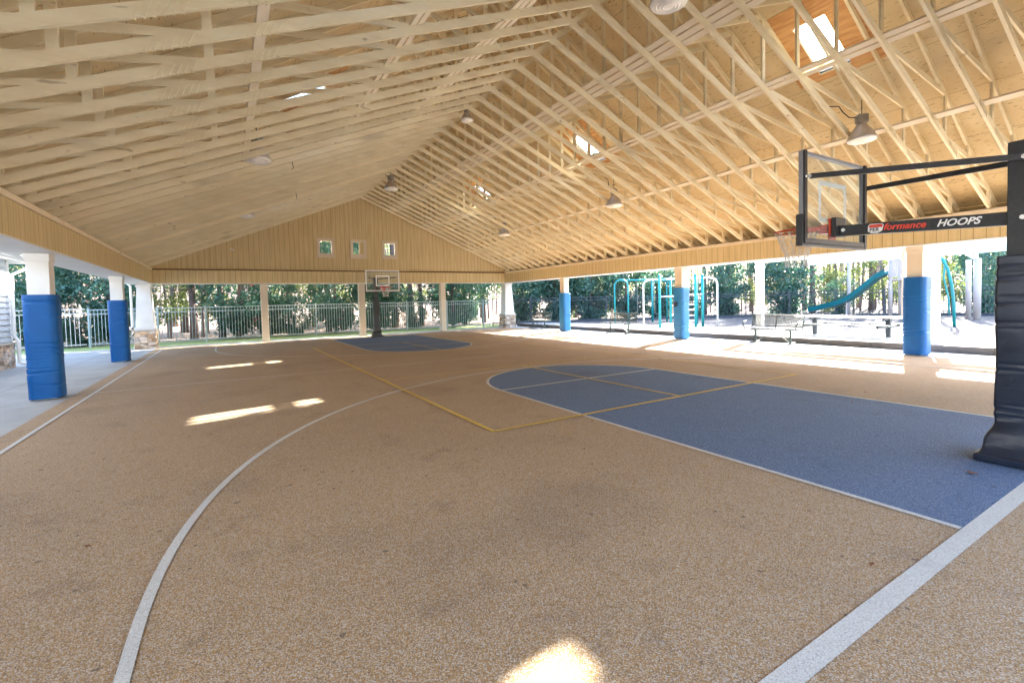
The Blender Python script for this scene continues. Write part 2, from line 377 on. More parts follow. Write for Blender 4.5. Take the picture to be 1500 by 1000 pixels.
tag(b.build('court_lines', M['line_yellow'], fix=False), kind='structure')
# raised terrace and playground surface to the right
sheet('terrace_path', [(19.1, -24), (22.3, -24), (22.3, 2.0), (20.6, 9.6), (19.1, 10.6)], .155, M['concrete'])
b = MB(); b.box(19.0, 60, -24, 10.6, -.02, .14); b.v = [(x, (y if x < 30 or y < 0 else 4.0), zz) for x, y, zz in b.v]
tag(b.build('playground_mulch', M['mulch']), kind='structure')

# ------------------------------------------------------------------ pavilion
XI, XO, ZB, ZT = 1.353, .60, 2.60, 3.20          # inner / outer faces of the left beam (mirrored right), beam heights
XM = 9.52; XR = 2*XM
YI, YO = 8.99, 9.65; YN0 = -14.9; YNO = -15.5
EAVE = 9.25
SL = .6; BS = .418
def z_sheath(x): return 3.66 + SL*(17.68-XM) - SL*abs(x-XM)
def z_bot(x): return 3.20 + BS*(17.68-XM) - BS*abs(x-XM)
pav = thing('court_pavilion', 'big open-sided timber pavilion roofing over the basketball court', 'pavilion')
mir = lambda x: XR-x
# beams
def beam_side(m_):
    X = (lambda x: x) if not m_ else mir
    b = MB(); x0, x1 = sorted((X(XI), X(XI-.03))); b.box(x0, x1, YN0, YI, ZB+.0, ZT-.09); b.build('beam_panel', M['panel'], pav)
    b = MB(); x0, x1 = sorted((X(XI-.033), X(XO+.033))); b.box(x0, x1, YNO, YO, ZB+.02, ZT+.02)
    x0, x1 = sorted((X(XI+.006), X(XO-.01))); b.box(x0, x1, YNO-.01, YO+.01, ZB-.025, ZB-.003)
    x0, x1 = sorted((X(XO+.03), X(XO))); b.box(x0, x1, YNO, YO, ZB, ZT+.05); b.build('beam_casing', M['white'], pav)
    b = MB(); x0, x1 = sorted((X(XI+.035), X(XI-.2))); b.box(x0, x1, YN0, YI, ZT-.086, ZT-.002); b.build('beam_cap_board', M['panel_trim'], pav)
    # eave: soffit, fascia, gutter, blocking behind the truss heels
    b = MB(); x0, x1 = sorted((X(XO-.003), X(XO-.27))); b.box(x0, x1, YNO-.3, YO+.3, 3.0, 3.03)
    x0, x1 = sorted((X(XO-.27), X(XO-.30))); b.box(x0, x1, YNO-.3, YO+.3, 2.98, 3.2); b.build('eave_trim', M['white'], pav)
    g = MB(); x0, x1 = sorted((X(XO-.303), X(XO-.40))); g.box(x0, x1, YNO-.3, YO+.3, 3.08, 3.185); g.build('gutter', M['white'], pav)
    b = MB(); x0, x1 = sorted((X(XO+.06), X(XO+.10))); b.box(x0, x1, YN0, YI, ZT+.021, z_sheath(XO+.1)-.02)
    b.build('eave_blocking', M['brown_trim'], pav)
    b = MB(); b.tube([(X(XO+.42), YN0, 3.34), (X(XO+.42), YI, 3.34)], .009, 6); b.build('eave_rod', M['lumber'], pav)
beam_side(False); beam_side(True)
def beam_end(yi, sg):
    ys = lambda a, c: sorted((yi+sg*a, yi+sg*c))
    b = MB(); y0, y1 = ys(0, .03); b.box(XI, mir(XI), y0, y1, ZB, 3.13); b.build('beam_panel', M['panel'], pav)
    b = MB(); y0, y1 = ys(.033, .63); b.box(XI+.004, mir(XI)-.004, y0, y1, ZB+.02, 3.10)
    y0, y1 = ys(-.006, .66); b.box(XI+.01, mir(XI)-.01, y0, y1, ZB-.028, ZB-.004); y0, y1 = ys(.63, .66); b.box(XO, mir(XO), y0, y1, ZB, 3.19); b.build('beam_casing', M['white'], pav)
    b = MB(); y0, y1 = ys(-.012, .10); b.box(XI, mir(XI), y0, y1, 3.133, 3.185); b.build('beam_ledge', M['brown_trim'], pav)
beam_end(YI, 1); beam_end(YN0, -1)
# gable walls with three framed openings
wins = [(7.61, 8.33), (9.12, 9.84), (10.66, 11.38)]; WZ0, WZ1 = 3.83, 4.66
def gable(yi, sg):
    y0, y1 = sorted((yi+sg*.07, yi+sg*.14))
    zt = lambda x: z_sheath(x)-.03
    b = MB(); brk = sorted([XI-.05, XM, mir(XI)+.05] + [q for w_ in wins for q in w_])
    for x0, x1 in zip(brk, brk[1:]):
        hole = any(abs(x0-a) < .35 and x0 >= a and x1 <= c for a, c in wins)
        if hole:
            b.prism([(x0, 3.19), (x1, 3.19), (x1, WZ0), (x0, WZ0)], y0, y1); b.prism([(x0, WZ1), (x1, WZ1), (x1, zt(x1)), (x0, zt(x0))], y0, y1)
        else: b.prism([(x0, 3.19), (x1, 3.19), (x1, zt(x1)), (x0, zt(x0))], y0, y1)
    wl = b.build('gable_wall', M['panel'], pav)
    for a, c in wins:
        f = MB(); ya, yb = sorted((yi+sg*.03, yi+sg*.17)); t = .10
        f.box(a-.03, a+t, ya, yb, WZ0-.04, WZ1+.03); f.box(c-t, c+.03, ya, yb, WZ0-.04, WZ1+.03)
        f.box(a+t, c-t, ya, yb, WZ1-t, WZ1+.03); f.box(a+t, c-t, ya, yb, WZ0-.04, WZ0+t+.06)
        fo = f.build('window_frame', M['cream'], wl)
    return wl
gable(YI, 1); gable(YN0, -1)
# roof deck with skylight holes
SKY = [-9.72, -3.12, 3.45]; SX0, SX1, SW = 13.08, 14.08, .27
def deck(m_):
    X = (lambda x: x) if not m_ else mir
    n_ = Vector((SL, 0, 1)).normalized()*.012
    def piece(b, xa, xb, ya, yb, t0, t1):
        vs = []
        for t in (t0, t1):
            for x, y in ((xa, ya), (xb, ya), (xb, yb), (xa, yb)): vs.append((X(x), y, z_sheath(x)+t))
        b.add(vs, [(0,3,2,1),(4,5,6,7),(0,1,5,4),(1,2,6,5),(2,3,7,6),(3,0,4,7)])
    xe = mir(XO)+.30
    def build(b, t0, t1, xlo, xhi, x2, x3):
        piece(b, XM, x2, YNO-.4, YO+.4, t0, t1); piece(b, x3, xe, YNO-.4, YO+.4, t0, t1)
        ys = [YNO-.4] + [q for s in SKY for q in (s-SW, s+SW)] + [YO+.4]
        for a, c in zip(ys[::2], ys[1::2]): piece(b, x2, x3, a, c, t0, t1)
    b = MB(); build(b, 0, .015, 0, 0, SX0, SX1); b.build('roof_sheathing', M['sheathing'], pav)
    b = MB(); build(b, .018, .05, 0, 0, SX0, SX1); rs = b.build('roof_shingles', M['shingle'], pav)
    # bare plywood patches round the skylights (below the painted deck) and the skylights
    for s in SKY:
        b = MB()
        for (xa, xb, ya, yb) in ((12.72, SX0, s-SW-.5, s+SW+.42), (SX1, SX1+.12, s-SW-.5, s+SW+.42), (SX0, SX1, s-SW-.5, s-SW), (SX0, SX1, s+SW, s+SW+.42)):
            piece(b, xa, xb, ya, yb, -.012, -.002)
        b.build('bare_plywood', M['bare_ply'], pav)
        b = MB()
        for (xa, xb, ya, yb) in ((SX0-.04, SX0, s-SW-.04, s+SW+.04), (SX1, SX1+.04, s-SW-.04, s+SW+.04), (SX0, SX1, s-SW-.04, s-SW), (SX0, SX1, s+SW, s+SW+.04)):
            piece(b, xa, xb, ya, yb, .052, .14)
        sf = b.build('skylight', M['white'], pav)
        b = MB(); piece(b, SX0-.05, SX1+.05, s-SW-.05, s+SW+.05, .143, .15); b.build('skylight_pane', M['skylight_glass'], sf)
deck(False); deck(True)
# trusses: sloped bottom chords, steeper top chords, webs, nail plates
TW = .042
def truss_mesh():
    b = MB(); y0, y1 = -TW/2, TW/2
    for X in ((lambda x: x), mir):
        xe = 18.2
        dc = .122
        b.prism([(X(XM), z_bot(XM)), (X(xe), z_bot(xe)+.02), (X(xe), z_bot(xe)+.02+dc), (X(XM), z_bot(XM)+dc*1.08)], y0, y1)
        b.prism([(X(XM), z_sheath(XM)-.125), (X(18.35), z_sheath(18.35)-.125), (X(18.35), z_sheath(18.35)-.003), (X(XM), z_sheath(XM)-.003)], y0, y1)
        tz = lambda x: z_sheath(x)-.09
        bz = lambda x: z_bot(x)+.10
        cnt = [0]
        def web(xa, xb, wd=.09):
            cnt[0] += 1
            b.bar((X(xa), 0, bz(xa)), (X(xb), 0, tz(xb)), TW-.003-.0015*cnt[0], wd, (1, 0, .3) if abs(xa-xb) < .3 else (0, 0, 1))
        for x in (16.4, 15.22, 12.62, 10.95): web(x, x)
        web(12.75, 15.12); web(11.05, 12.55); web(15.32, 16.9); web(9.6, 10.85)
        web(16.45, 17.6, .07)
        b.prism([(X(17.62), z_bot(17.62)+.02), (X(17.72), z_bot(17.72)+.02), (X(17.72), tz(17.72)), (X(17.62), tz(17.62))], y0-.003, y1+.003)
        xs_ = XM+.95; b.prism([(X(XM), z_bot(XM)+.004), (X(xs_), z_bot(xs_)+.004), (X(xs_), z_bot(xs_)+dc-.004), (X(XM), z_bot(XM)+dc-.004)], y0-.007, y1+.007)
        # pressed nail plates, a set of slanted ribs
        for xc, nrm in ((15.6, 6), (14.75, 5)):
            for i in range(nrm):
                x = xc + (i-nrm/2)*.07
                for ys in (y0-.006, y1+.006):
                    b.bar((X(x), ys, z_bot(x)+.012), (X(x-.05), ys, z_bot(x-.05)+.112), .02, .016, (0, 1, 0))
    return b
b = MB(); b.bar((XM, 0, z_bot(XM)+.12), (XM, 0, z_sheath(XM)-.1), TW-.006, .09, (1, 0, 0))
b.v = [(x_, y_*.8, z_) for x_, y_, z_ in b.v]
tb = truss_mesh(); tb.add(b.v, b.f)
tmesh = tb.mesh('truss', M['lumber'])
TY = [-7.938 + i*.611 for i in range(-11, 28)]
for y in TY:
    o = bpy.data.objects.new('truss', tmesh); col.objects.link(o); o.parent = pav; o.location = (0, y, 0)
for m_ in (False, True):
    X = (lambda x: x) if not m_ else mir
    b = MB()
    for xb, wd, off in ((14.72, .13, .0), (12.80, .10, 0), (12.685, .10, 0), (11.14, .12, .0), (11.01, .12, 0), (10.87, .12, 0)):
        if xb in (12.50,) and False: continue
        zz = z_bot(xb)+.155
        b.bar((X(xb), YN0+.1, zz), (X(xb), YI-.0, zz), wd-.006, .038, (SL*(1 if not m_ else -1)*.7, 0, 1))
        b_ = b
    b.build('lateral_brace', M['brace_wood'], pav)
    b = MB(); b.bar((X(12.64), YN0+.1, z_bot(12.64)+.02-.034), (X(12.64), YN0+.12, z_bot(12.64)), .02, .02)
# columns: padded square columns along the sides, stone piers at the corners, plain posts at the ends
def column(x, y, side, loc_label, pm, top=ZB-.026):
    c = MB(); c.box(x-.15, x+.15, y-.15, y+.15, 0, top); c.box(x-.165, x+.165, y-.165, y+.165, top-.14, top-.002)
    o = c.build('column', M['cream'] if side > 0 else M['white'], pav, bevel=.006); o['label'] = loc_label
    # quilted pad wrapped round it, with creases
    rng = random.Random(int(x*7+y*13)); rings = []
    cr = sorted(rng.uniform(.1, 1.75) for _ in range(13)); tl = [rng.uniform(-.10, .10) for _ in cr]
    N = 240
    for i in range(N+1):
        z = .02 + 1.83*i/N; ring = rrect(x, y, .225, .225, .12, z, 7); out = []
        for (px, py, pz) in ring:
            dx, dy = px-x, py-y; a = math.atan2(dy, dx); d = .004*math.sin(3*a+z*2)+.003*math.sin(9*z+a)
            for q, t in zip(cr, tl):
                u = (z - q - t*math.sin(a+q*5))/.012; d -= .013*math.exp(-u*u)*(.5+.5*math.sin(a*1.3+q*9))
            k = 1 + d/.225 + (.03 if i in (0, N) else 0)*0
            out.append((x+dx*k, y+dy*k, pz))
        rings.append(out)
    p = MB(); p.loft(rings); po = p.build('wall_pad', pm, o, smooth=True)
    s = MB(); s.box(x-.228*side-.012, x-.228*side+.012, y-.03, y+.03, .1, 1.7)
    return o
for y, t in ((-9.7, 'behind the camera'), (-2.85, 'nearest'), (3.9, 'farther')):
    column(1.06, y, -1, 'white square column wrapped in a deep blue pad, %s one beside the white house' % t, M['pad_blue'])
for y, t in ((-9.72, 'nearest'), (-2.98, 'middle'), (3.83, 'farthest')):
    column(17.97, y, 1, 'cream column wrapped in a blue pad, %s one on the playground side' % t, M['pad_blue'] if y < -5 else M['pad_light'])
t_ = MB(); t_.box(17.97-.262, 17.97-.232, -2.98-.02, -2.98+.12, 1.18, 1.34); lb_ = t_.build('label_patch', M['black_vinyl'], pav)
def pier(x, y):
    b = MB(); b.box(x-.36, x+.36, y-.36, y+.36, 0, .70); st_ = b.build('stone_base', M['stone'], pav, bevel=.012)
    b = MB(); b.box(x-.39, x+.39, y-.39, y+.39, .703, .765); b.build('pier_cap', M['cap'], pav, bevel=.008)
    b = MB(); b.loft([rrect(x, y, h, h, .01, z, 1) for h, z in ((.33, .768), (.335, .84), (.30, .85), (.215, ZB-.16), (.24, ZB-.15), (.24, ZB-.03))]); b.build('tapered_column', M['white'], pav)
for x in (1.06, 17.97):
    for y in (9.3, -15.2): pier(x, y)
for y in (9.3, -15.2):
    for x in (5.32, 9.6, 13.9):
        b = MB(); b.box(x-.14, x+.14, y-.14, y+.14, 0, ZB-.03); b.box(x-.16, x+.16, y-.16, y+.16, .001, .10); b.build('column', M['cream'], pav, bevel=.006)
# downspouts with elbows
def spout(x, y, s):
    b = MB(); xo = x+s*.80; xi = x+s*.20
    b.tube([(xo, y, 3.10), (xo, y, 2.86), (xi+s*.1, y, 2.60), (xi, y, 2.48), (xi, y, .9)] + ([(xi, y, .1)] if abs(y) < 9 else [(xi+s*.20, y, .72), (xi+s*.20, y, .16), (xi+s*.3, y, .06), (xi+s*.45, y, .05)]), .042, 8)
    b.build('downspout', M['white'], pav, smooth=False)
for y in (-2.85+.27, -9.3, 9.3-.2): spout(1.06 - (.2 if y > 9 else 0), y, -1)
for y in (-9.4, -2.98+.1, 9.3): spout(17.97, y, 1)

# ------------------------------------------------------------------ pendant lamps
def make_lamp(name, label):
    t = thing(name, label, 'lamp', group='high bay lamps hanging from the roof trusses')
    b = MB(); b.lathe([(.0, .30), (.075, .30), (.09, .26), (.17, .16), (.245, .02), (.262, -.01), (.268, -.01), (.252, .03), (.178, .175), (.10, .275), (.08, .32), (0, .32)], n=32); b.build('reflector', M['steel'], t, smooth=True)
    b = MB(); b.lathe([(.262, -.012), (.255, -.035), (.22, -.055), (.215, -.05), (.18, -.068), (.17, -.062), (.13, -.080), (.12, -.072), (.08, -.086), (.07, -.080), (0, -.09)], n=32); b.build('lens', M['lens'], t, smooth=False)
    b = MB(); b.box(-.075, .075, -.10, .10, .325, .50); b.box(-.03, .03, -.12, .12, .40, .46); b.build('ballast_box', M['grey_metal'], t, bevel=.012)
    b = MB(); b.tube([(0, 0, .50), (0, 0, .60), (.02, 0, .63), (0, 0, .66), (-.02, 0, .63), (0, 0, .60)], .007, 6); b.tube([(0, 0, .66), (0, 0, .80)], .009, 6)
    b.tube([(0, .1, .45), (.03, .22, .48), (.02, .34, .60), (0, .42, .72), (0, .62, .74)], .011, 6); b.build('hanger', M['black_metal'], t, smooth=True)
    return t
lamps = [((14.46, -10.0, 4.46), 'round steel pendant lamp above the near backboard'), ((14.46, -3.3, 4.46), 'steel pendant lamp on the right roof slope, middle one of its row'),
         ((14.46, 3.5, 4.46), 'steel pendant lamp on the right roof slope, farthest of its row'), ((4.55, -3.2, 4.60), 'lamp lens showing below the left roof slope, nearer one'),
         ((4.55, 3.6, 4.60), 'lamp lens showing below the left roof slope, farther one'), ((9.52, -9.6, 5.78), 'ribbed white lamp cut by the top edge of the photo, under the ridge'),
         ((9.52, -3.0, 6.34), 'small dark rimmed lamp under the middle of the ridge'), ((9.52, 3.7, 6.0), 'bell shaped lamp hanging under the far ridge before the gable')]
L0 = make_lamp('pendant_lamp', lamps[0][1]); L0.location = lamps[0][0]
for p, lb in lamps[1:]:
    o = dup(L0, p, random.uniform(0, 6), lb)
    if p[1] == -3.0 and p[0] == 9.52: o.scale = (.62, .62, .62)
L0.rotation_euler = (0, 0, .8); L0.scale = (.92, .92, .92)
for hx, hy in ((5.3, -2.4), (5.9, 2.0)):
    hk = MB(); hz_ = z_bot(hx); hk.tube([(hx, hy, hz_+.06), (hx+.01, hy, hz_-.04), (hx+.03, hy+.01, hz_-.10), (hx, hy+.02, hz_-.15)], .008, 6); hk.build('wire_hook', M['black_metal'], pav)

# ------------------------------------------------------------------ basketball hoops
def text_mesh(s, size, m, name, parent, mw, ext=.001, shear=.25):
    cu = bpy.data.curves.new(name, 'FONT'); cu.body = s; cu.size = size; cu.extrude = ext; cu.shear = shear; cu.offset = size*.028; cu.space_character = 1.02
    tmp = bpy.data.objects.new(name, cu); col.objects.link(tmp); bpy.context.view_layer.update()
    me = bpy.data.meshes.new_from_object(tmp.evaluated_get(bpy.context.evaluated_depsgraph_get())); bpy.data.objects.remove(tmp)
    me.materials.clear(); me.materials.append(m); me.transform(mw); me.name = name
    o = bpy.data.objects.new(name, me); col.objects.link(o); o.parent = parent; return o
def make_hoop(name, label, full):
    """origin on the floor under the pole; the rim points to +Y"""
    t = thing(name, label, 'basketball hoop', group='adjustable basketball hoops at the two ends of the court')
    b = MB(); b.box(-.078, .078, -.078, .078, .02, 2.78); b.build('pole', M['black_metal'], t, bevel=.008)
    pd = MB(); rings = []
    N = 200
    for i in range(N+1):
        f = i/N; z = .02+1.79*f
        h = .135
        if z < .40: h = .135 + .10*((.40-z)/.38)**1.2
        if z < .075: h = .245
        ring = rrect(0, 0, h, h, .03, z, 3); out = []
        for px, py, pz in ring:
            a = math.atan2(py, px)
            d = .004*math.sin(7*z+2*a)
            if z < .5: d += (.006*math.sin(11*a+14*z)+.007*math.sin(26*z+2.5*math.sin(a*1.5)+a))*min(1, (.5-z)/.15)*(1 if z > .08 else .2)
            for q, tt in ((.44, .02), (.50, -.02), (1.2, .05), (1.42, -.04), (.85, .03), (1.62, .04), (1.70, -.02)):
                u = (z-q-tt*math.sin(a*2+q*7))/.012; d -= .006*math.exp(-u*u)
            k = 1+d/.14; out.append((px*k, py*k, pz))
        rings.append(out)
    pd.loft(rings); pd.build('pole_pad', M['black_vinyl'] if full else M['black_metal'], t, smooth=True)
    if not full:
        t.children  # the far one has a bare pole with a flared foot only
    Y = 1.46; zb, zt, hw = 2.06, 3.02, .69
    if not full: Y = 1.2; zb, zt, hw = 2.10, 3.03, .75
    bd = MB(); bd.box(-hw+.03, hw-.03, Y-.006, Y+.006, zb+.03, zt-.03); board = bd.build('backboard', M['glass'], t)
    fr = MB(); fm = M['board_frame'] if full else M['board_white']; k = .034 if full else .05
    fr.box(-hw, -hw+k, Y-.025, Y+.02, zb, zt); fr.box(hw-k, hw, Y-.025, Y+.02, zb, zt); fr.box(-hw+k, hw-k, Y-.025, Y+.02, zt-k, zt); fr.box(-hw+k, hw-k, Y-.025, Y+.02, zb, zb+k)
    fr.build('board_frame', fm, board, bevel=.003)
    pdg = MB(); pdg.box(-hw-.025, hw+.025, Y-.03, Y+.03, zb-.03, zb-.002)
    for s in (-1, 1): x0, x1 = sorted((s*(hw+.002), s*(hw+.028))); pdg.box(x0, x1, Y-.032, Y+.034, zb-.03, zb+.30)
    pdg.build('edge_padding', M['black_metal'], board, bevel=.004)
    if full:
        fr = MB(); fr.box(-hw+.002, -hw+.05, Y-.045, Y-.027, zb, zt); fr.box(hw-.05, hw-.002, Y-.05, Y-.027, zb+.002, zt); fr.box(-hw+.05, hw-.05, Y-.045, Y-.027, zb, zb+.05)
        fr.build('rear_rail', M['black_metal'], board)
    sq = MB(); x, z0, z1, k = .305, 2.31, 2.76, .05
    if not full: z0, z1 = 2.33, 2.80
    for yy in (Y+.0085,):
        sq.box(-x, -x+k, yy-.001, yy+.001, z0, z1); sq.box(x-k, x, yy-.001, yy+.001, z0, z1); sq.box(-x+k, x-k, yy-.001, yy+.001, z1-k, z1); sq.box(-x+k, x-k, yy-.001, yy+.001, z0, z0+k)
    sq.build('target_square', M['board_white'], board)
    rz = 2.27; ry = Y+.40
    rm = MB(); rm.tube([(.228*math.cos(a), ry+.228*math.sin(a), rz) for a in [2*math.pi*i/32 for i in range(32)]], .0105, 8, closed=True)
    for s in (-1, 1): rm.bar((s*.10, Y+.02, rz-.02), (s*.16, ry-.14, rz-.008), .012, .05)
    rm.box(-.12, .12, Y+.0105, Y+.10, rz-.075, rz+.022); rm.box(-.075, .075, Y+.0105, Y+.022, rz-.17, rz-.075)
    rm.box(-.125, .125, Y-.024, Y-.0075, rz-.10, rz+.08)
    rim = rm.build('rim', M['rim'], t, smooth=False)
    nt_ = MB(); K = 12
    lv = [(0, .222), (-.09, .19), (-.18, .155), (-.27, .125), (-.35, .112), (-.42, .118)]
    for s in (0, 1):
        for j in range(K):
            pts = []
            for i, (dz, rr) in enumerate(lv):
                a = 2*math.pi*(j + (.5 if (i+s) % 2 else 0))/K; wob = .006*math.sin(j*5+i*3)
                pts.append(((rr+wob)*math.cos(a), ry+(rr+wob)*math.sin(a), rz+dz))
            nt_.tube(pts, .0042, 5)
    nt_.build('net', M['net'], rim, smooth=True)
    ar = MB(); ym = -.02
    if full:
        for s in (-1, 1): ar.bar((s*(hw-.05), Y-.07, 2.745), (s*.105, -.03, 2.63), .022, .052)
        arms = ar.build('upper_arm', M['black_metal'], t)
        ar = MB(); ar.bar((0, Y-.025, 2.215), (0, -.10, 2.125), .09, .115); lo = ar.build('lower_arm', M['black_metal'], t, bevel=.004)
        ar = MB(); ar.box(-.11, .11, Y-.075, Y-.026, rz-.12, rz+.09); ar.build('bracket', M['black_metal'], t, bevel=.004)
        bl = MB()
        for (x, y, z) in ((-.118, -.03, 2.63), (-.093, -.02, 2.13), (-.05, Y-.12, 2.215), (-(hw-.05)-.012, Y-.07, 2.745)):
            bl.tube([(x+.02, y, z), (x-.010, y, z)], .019, 10)
        bl.build('bolt', M['bolt'], t)
        # lettering on the camera-side face of the lower arm: reads from the board (left) to the pole (right)
        d = (Vector((0, -.10, 2.125)) - Vector((0, Y-.025, 2.215))).normalized(); n = Vector((-1, 0, 0)); u = n.cross(d)
        def fr_(dist, h):
            p = Vector((0, Y-.025, 2.215)) + d*dist + n*.0465 + u*h
            return Matrix(((d.x, u.x, n.x, p.x), (d.y, u.y, n.y, p.y), (d.z, u.z, n.z, p.z), (0, 0, 0, 1)))
        text_mesh('formance', .088, M['red'], 'lettering', lo, fr_(.46, -.024))
        text_mesh('HOOPS', .088, M['board_white'], 'lettering', lo, fr_(.885, -.026), shear=.3)
        e = MB(); mw = fr_(.33, 0)
        def q(pts, zz, b_): b_.add([mw @ Vector((x_, y_, zz)) for x_, y_ in pts], [tuple(range(len(pts)))])
        q([(-.005, -.03), (.03, -.052), (.085, -.052), (.122, -.03), (.132, .03), (.118, .045), (.01, .045), (-.006, .03)], .001, e); e.build('emblem', M['board_white'], lo, fix=False)
        e = MB(); q([(.004, .008), (.124, .008), (.124, .030), (.113, .039), (.013, .039), (.004, .028)], .0018, e); e.build('emblem', M['red'], lo, fix=False)
        text_mesh('PER', .052, M['black_metal'], 'lettering', lo, fr_(.338, -.032) @ Matrix.Translation((0, 0, .0012)), shear=.1)
    else:
        for s in (-1, 1): ar.bar((s*.62, Y-.03, 2.72), (s*.09, 0, 2.70), .03, .045); ar.bar((s*.25, Y-.03, 2.30), (s*.09, 0, 2.30), .03, .05)
        ar.build('support_arm', M['black_metal'], t)
        ar = MB(); ar.box(-.10, .10, -.1, .1, 2.25, 2.75); ar.build('bracket', M['black_metal'], t)
        ar = MB(); ar.box(-.082, .082, -.082, .082, 1.42, 1.47); ar.build('band', M['grey_metal'], t)
    return t
h1 = make_hoop('basketball_hoop', 'near basketball hoop with clear backboard, red rim and lettered black arm', True)
h1.location = (9.77, -13.08, 0)
h2 = make_hoop('basketball_hoop', 'far basketball hoop with white framed backboard on a black pole', False)
h2.location = (9.83, 7.55, 0); h2.rotation_euler = (0, 0, math.pi)

# ------------------------------------------------------------------ benches, picnic table
def make_bench(label):
    """length along Y, sitter faces -X"""
    t = thing('bench', label, 'bench', group='metal benches at the playground edge of the court')
    L = .80
    b = MB()
    for i in range(5): b.box(-.26+.085*i, -.26+.085*i+.07, -L-.12, L+.02, .43, .455)
    b.build('seat', M['bench_seat'], t)
    b = MB()
    for i in range(9): b.bar((.20+.012*i, -L-.02, .54+.036*i), (.20+.012*i, L, .54+.036*i), .014, .020)
    for i in range(33): y = -L+i*.05; b.bar((.20, y, .53), (.30, y, .85), .007, .007)
    b.build('backrest', M['mesh_metal'], t)
    for s in (-.55, .55):
        b = MB(); b.tube([(-.02, s, .02), (-.02, s, .42)], .036, 8); b.bar((-.25, s, .02), (.25, s, .02), .05, .04); b.bar((-.25, s, .415), (.22, s, .415), .05, .03); b.build('leg', M['mesh_metal'], t)
    for s in (-L, .02, L):
        b = MB(); b.tube([(.15, s, .42), (.21, s, .50), (.31, s, .88)], .017, 8); b.build('back_post', M['mesh_metal'], t)
    b = MB(); b.tube([(.31, -L, .87), (.31, L, .87)], .017, 8); b.tube([(.19, -L, .52), (.19, L, .52)], .014, 8)
    for s in (-1, 1): b.tube([(.30, s*L, .80), (.1, s*(L+.05), .70), (-.18, s*(L+.05), .66), (-.24, s*(L+.03), .56), (-.2, s*L, .46)], .016, 8)
    b.build('armrest', M['mesh_metal'], t)
    b = MB()
    for s in (-1, 1): b.tube([(0, s*.50, .06), (0, s*.22, .25), (0, 0, .41)], .012, 6)
    b.build('cross_brace', M['bench_seat'], t)
    return t
bn = make_bench('metal mesh bench nearest the long picnic table, on the court edge'); bn.location = (18.55, -5.95, 0)
dup(bn, (18.55, .75, 0), None, 'metal mesh bench between the two farther blue padded columns')
dup(bn, (18.45, 6.75, 0), None, 'metal mesh bench in front of the dark hedge beside the stone pier')
t = thing('picnic_table', 'long white-topped picnic table with attached seats under the canopy', 'table', (20.9, -7.1, .155))
b = MB()
for i in range(4): b.box(-.37+i*.19, -.37+i*.19+.175, -1.45, 1.52, .575, .61)
b.build('tabletop', M['white'], t)
for s in (-1, 1):
    b = MB(); b.box(s*.68-.13, s*.68+.0, -1.3, 1.3, .35, .385); b.box(s*.68+.015, s*.68+.14, -1.3, 1.3, .35, .385); b.build('bench_seat', M['mesh_metal'], t)
for s in (-1.0, 1.05):
    b = MB(); b.box(-.06, .06, s-.06, s+.06, 0, .575); b.bar((-.76, s, .31), (.76, s, .31), .05, .07); b.bar((-.35, s, .54), (.35, s, .54), .05, .06); b.build('leg', M['fence_dark'], t)

# ------------------------------------------------------------------ kerb
b = MB(); y = -24
k = thing('timber_kerb', 'low dark timber kerb of notched blocks along the playground', 'kerb')
while y < 10:
    b.box(18.96, 19.12, y, y+1.19, 0, .165)
    for q in (.15, .55, .95): b.box(18.945, 18.9605, y+q-.07, y+q+.07, .06, .11)
    y += 1.2
b.build('kerb_blocks', M['kerb'], k, bevel=.006)

# ------------------------------------------------------------------ picnic canopy beyond the kerb
cn = thing('picnic_canopy', 'lean-to picnic canopy with white posts and fascia tinted blue as skylit shade', 'canopy')
for y in (-4.75, -9.46, -13.9):
    b = MB(); b.box(19.80, 20.0, y-.10, y+.10, .15, 2.62); b.box(19.78, 20.02, y-.12, y+.12, 2.45, 2.55); b.build('post', M['white'], cn, bevel=.006)
b = MB(); b.box(19.82, 19.98, -16, -4.6, 2.625, 2.80); b.build('header_beam', M['white'], cn)
b = MB(); b.box(20.28, 20.32, -16, -6.1, 2.44, 2.78); b.build('fascia', M['fascia'], cn)
b = MB(); b.box(23.35, 23.5, -16, -6.1, 4.5, 4.70); b.box(23.33, 23.5, -12.0, -11.85, .13, 4.49); b.build('rear_beam', M['white'], cn)
b = MB(); b.prism([(20.325, 2.74), (23.6, 4.72), (23.6, 4.80), (20.325, 2.82)], -16, -6.1); b.build('canopy_roof', M['fascia'], cn)

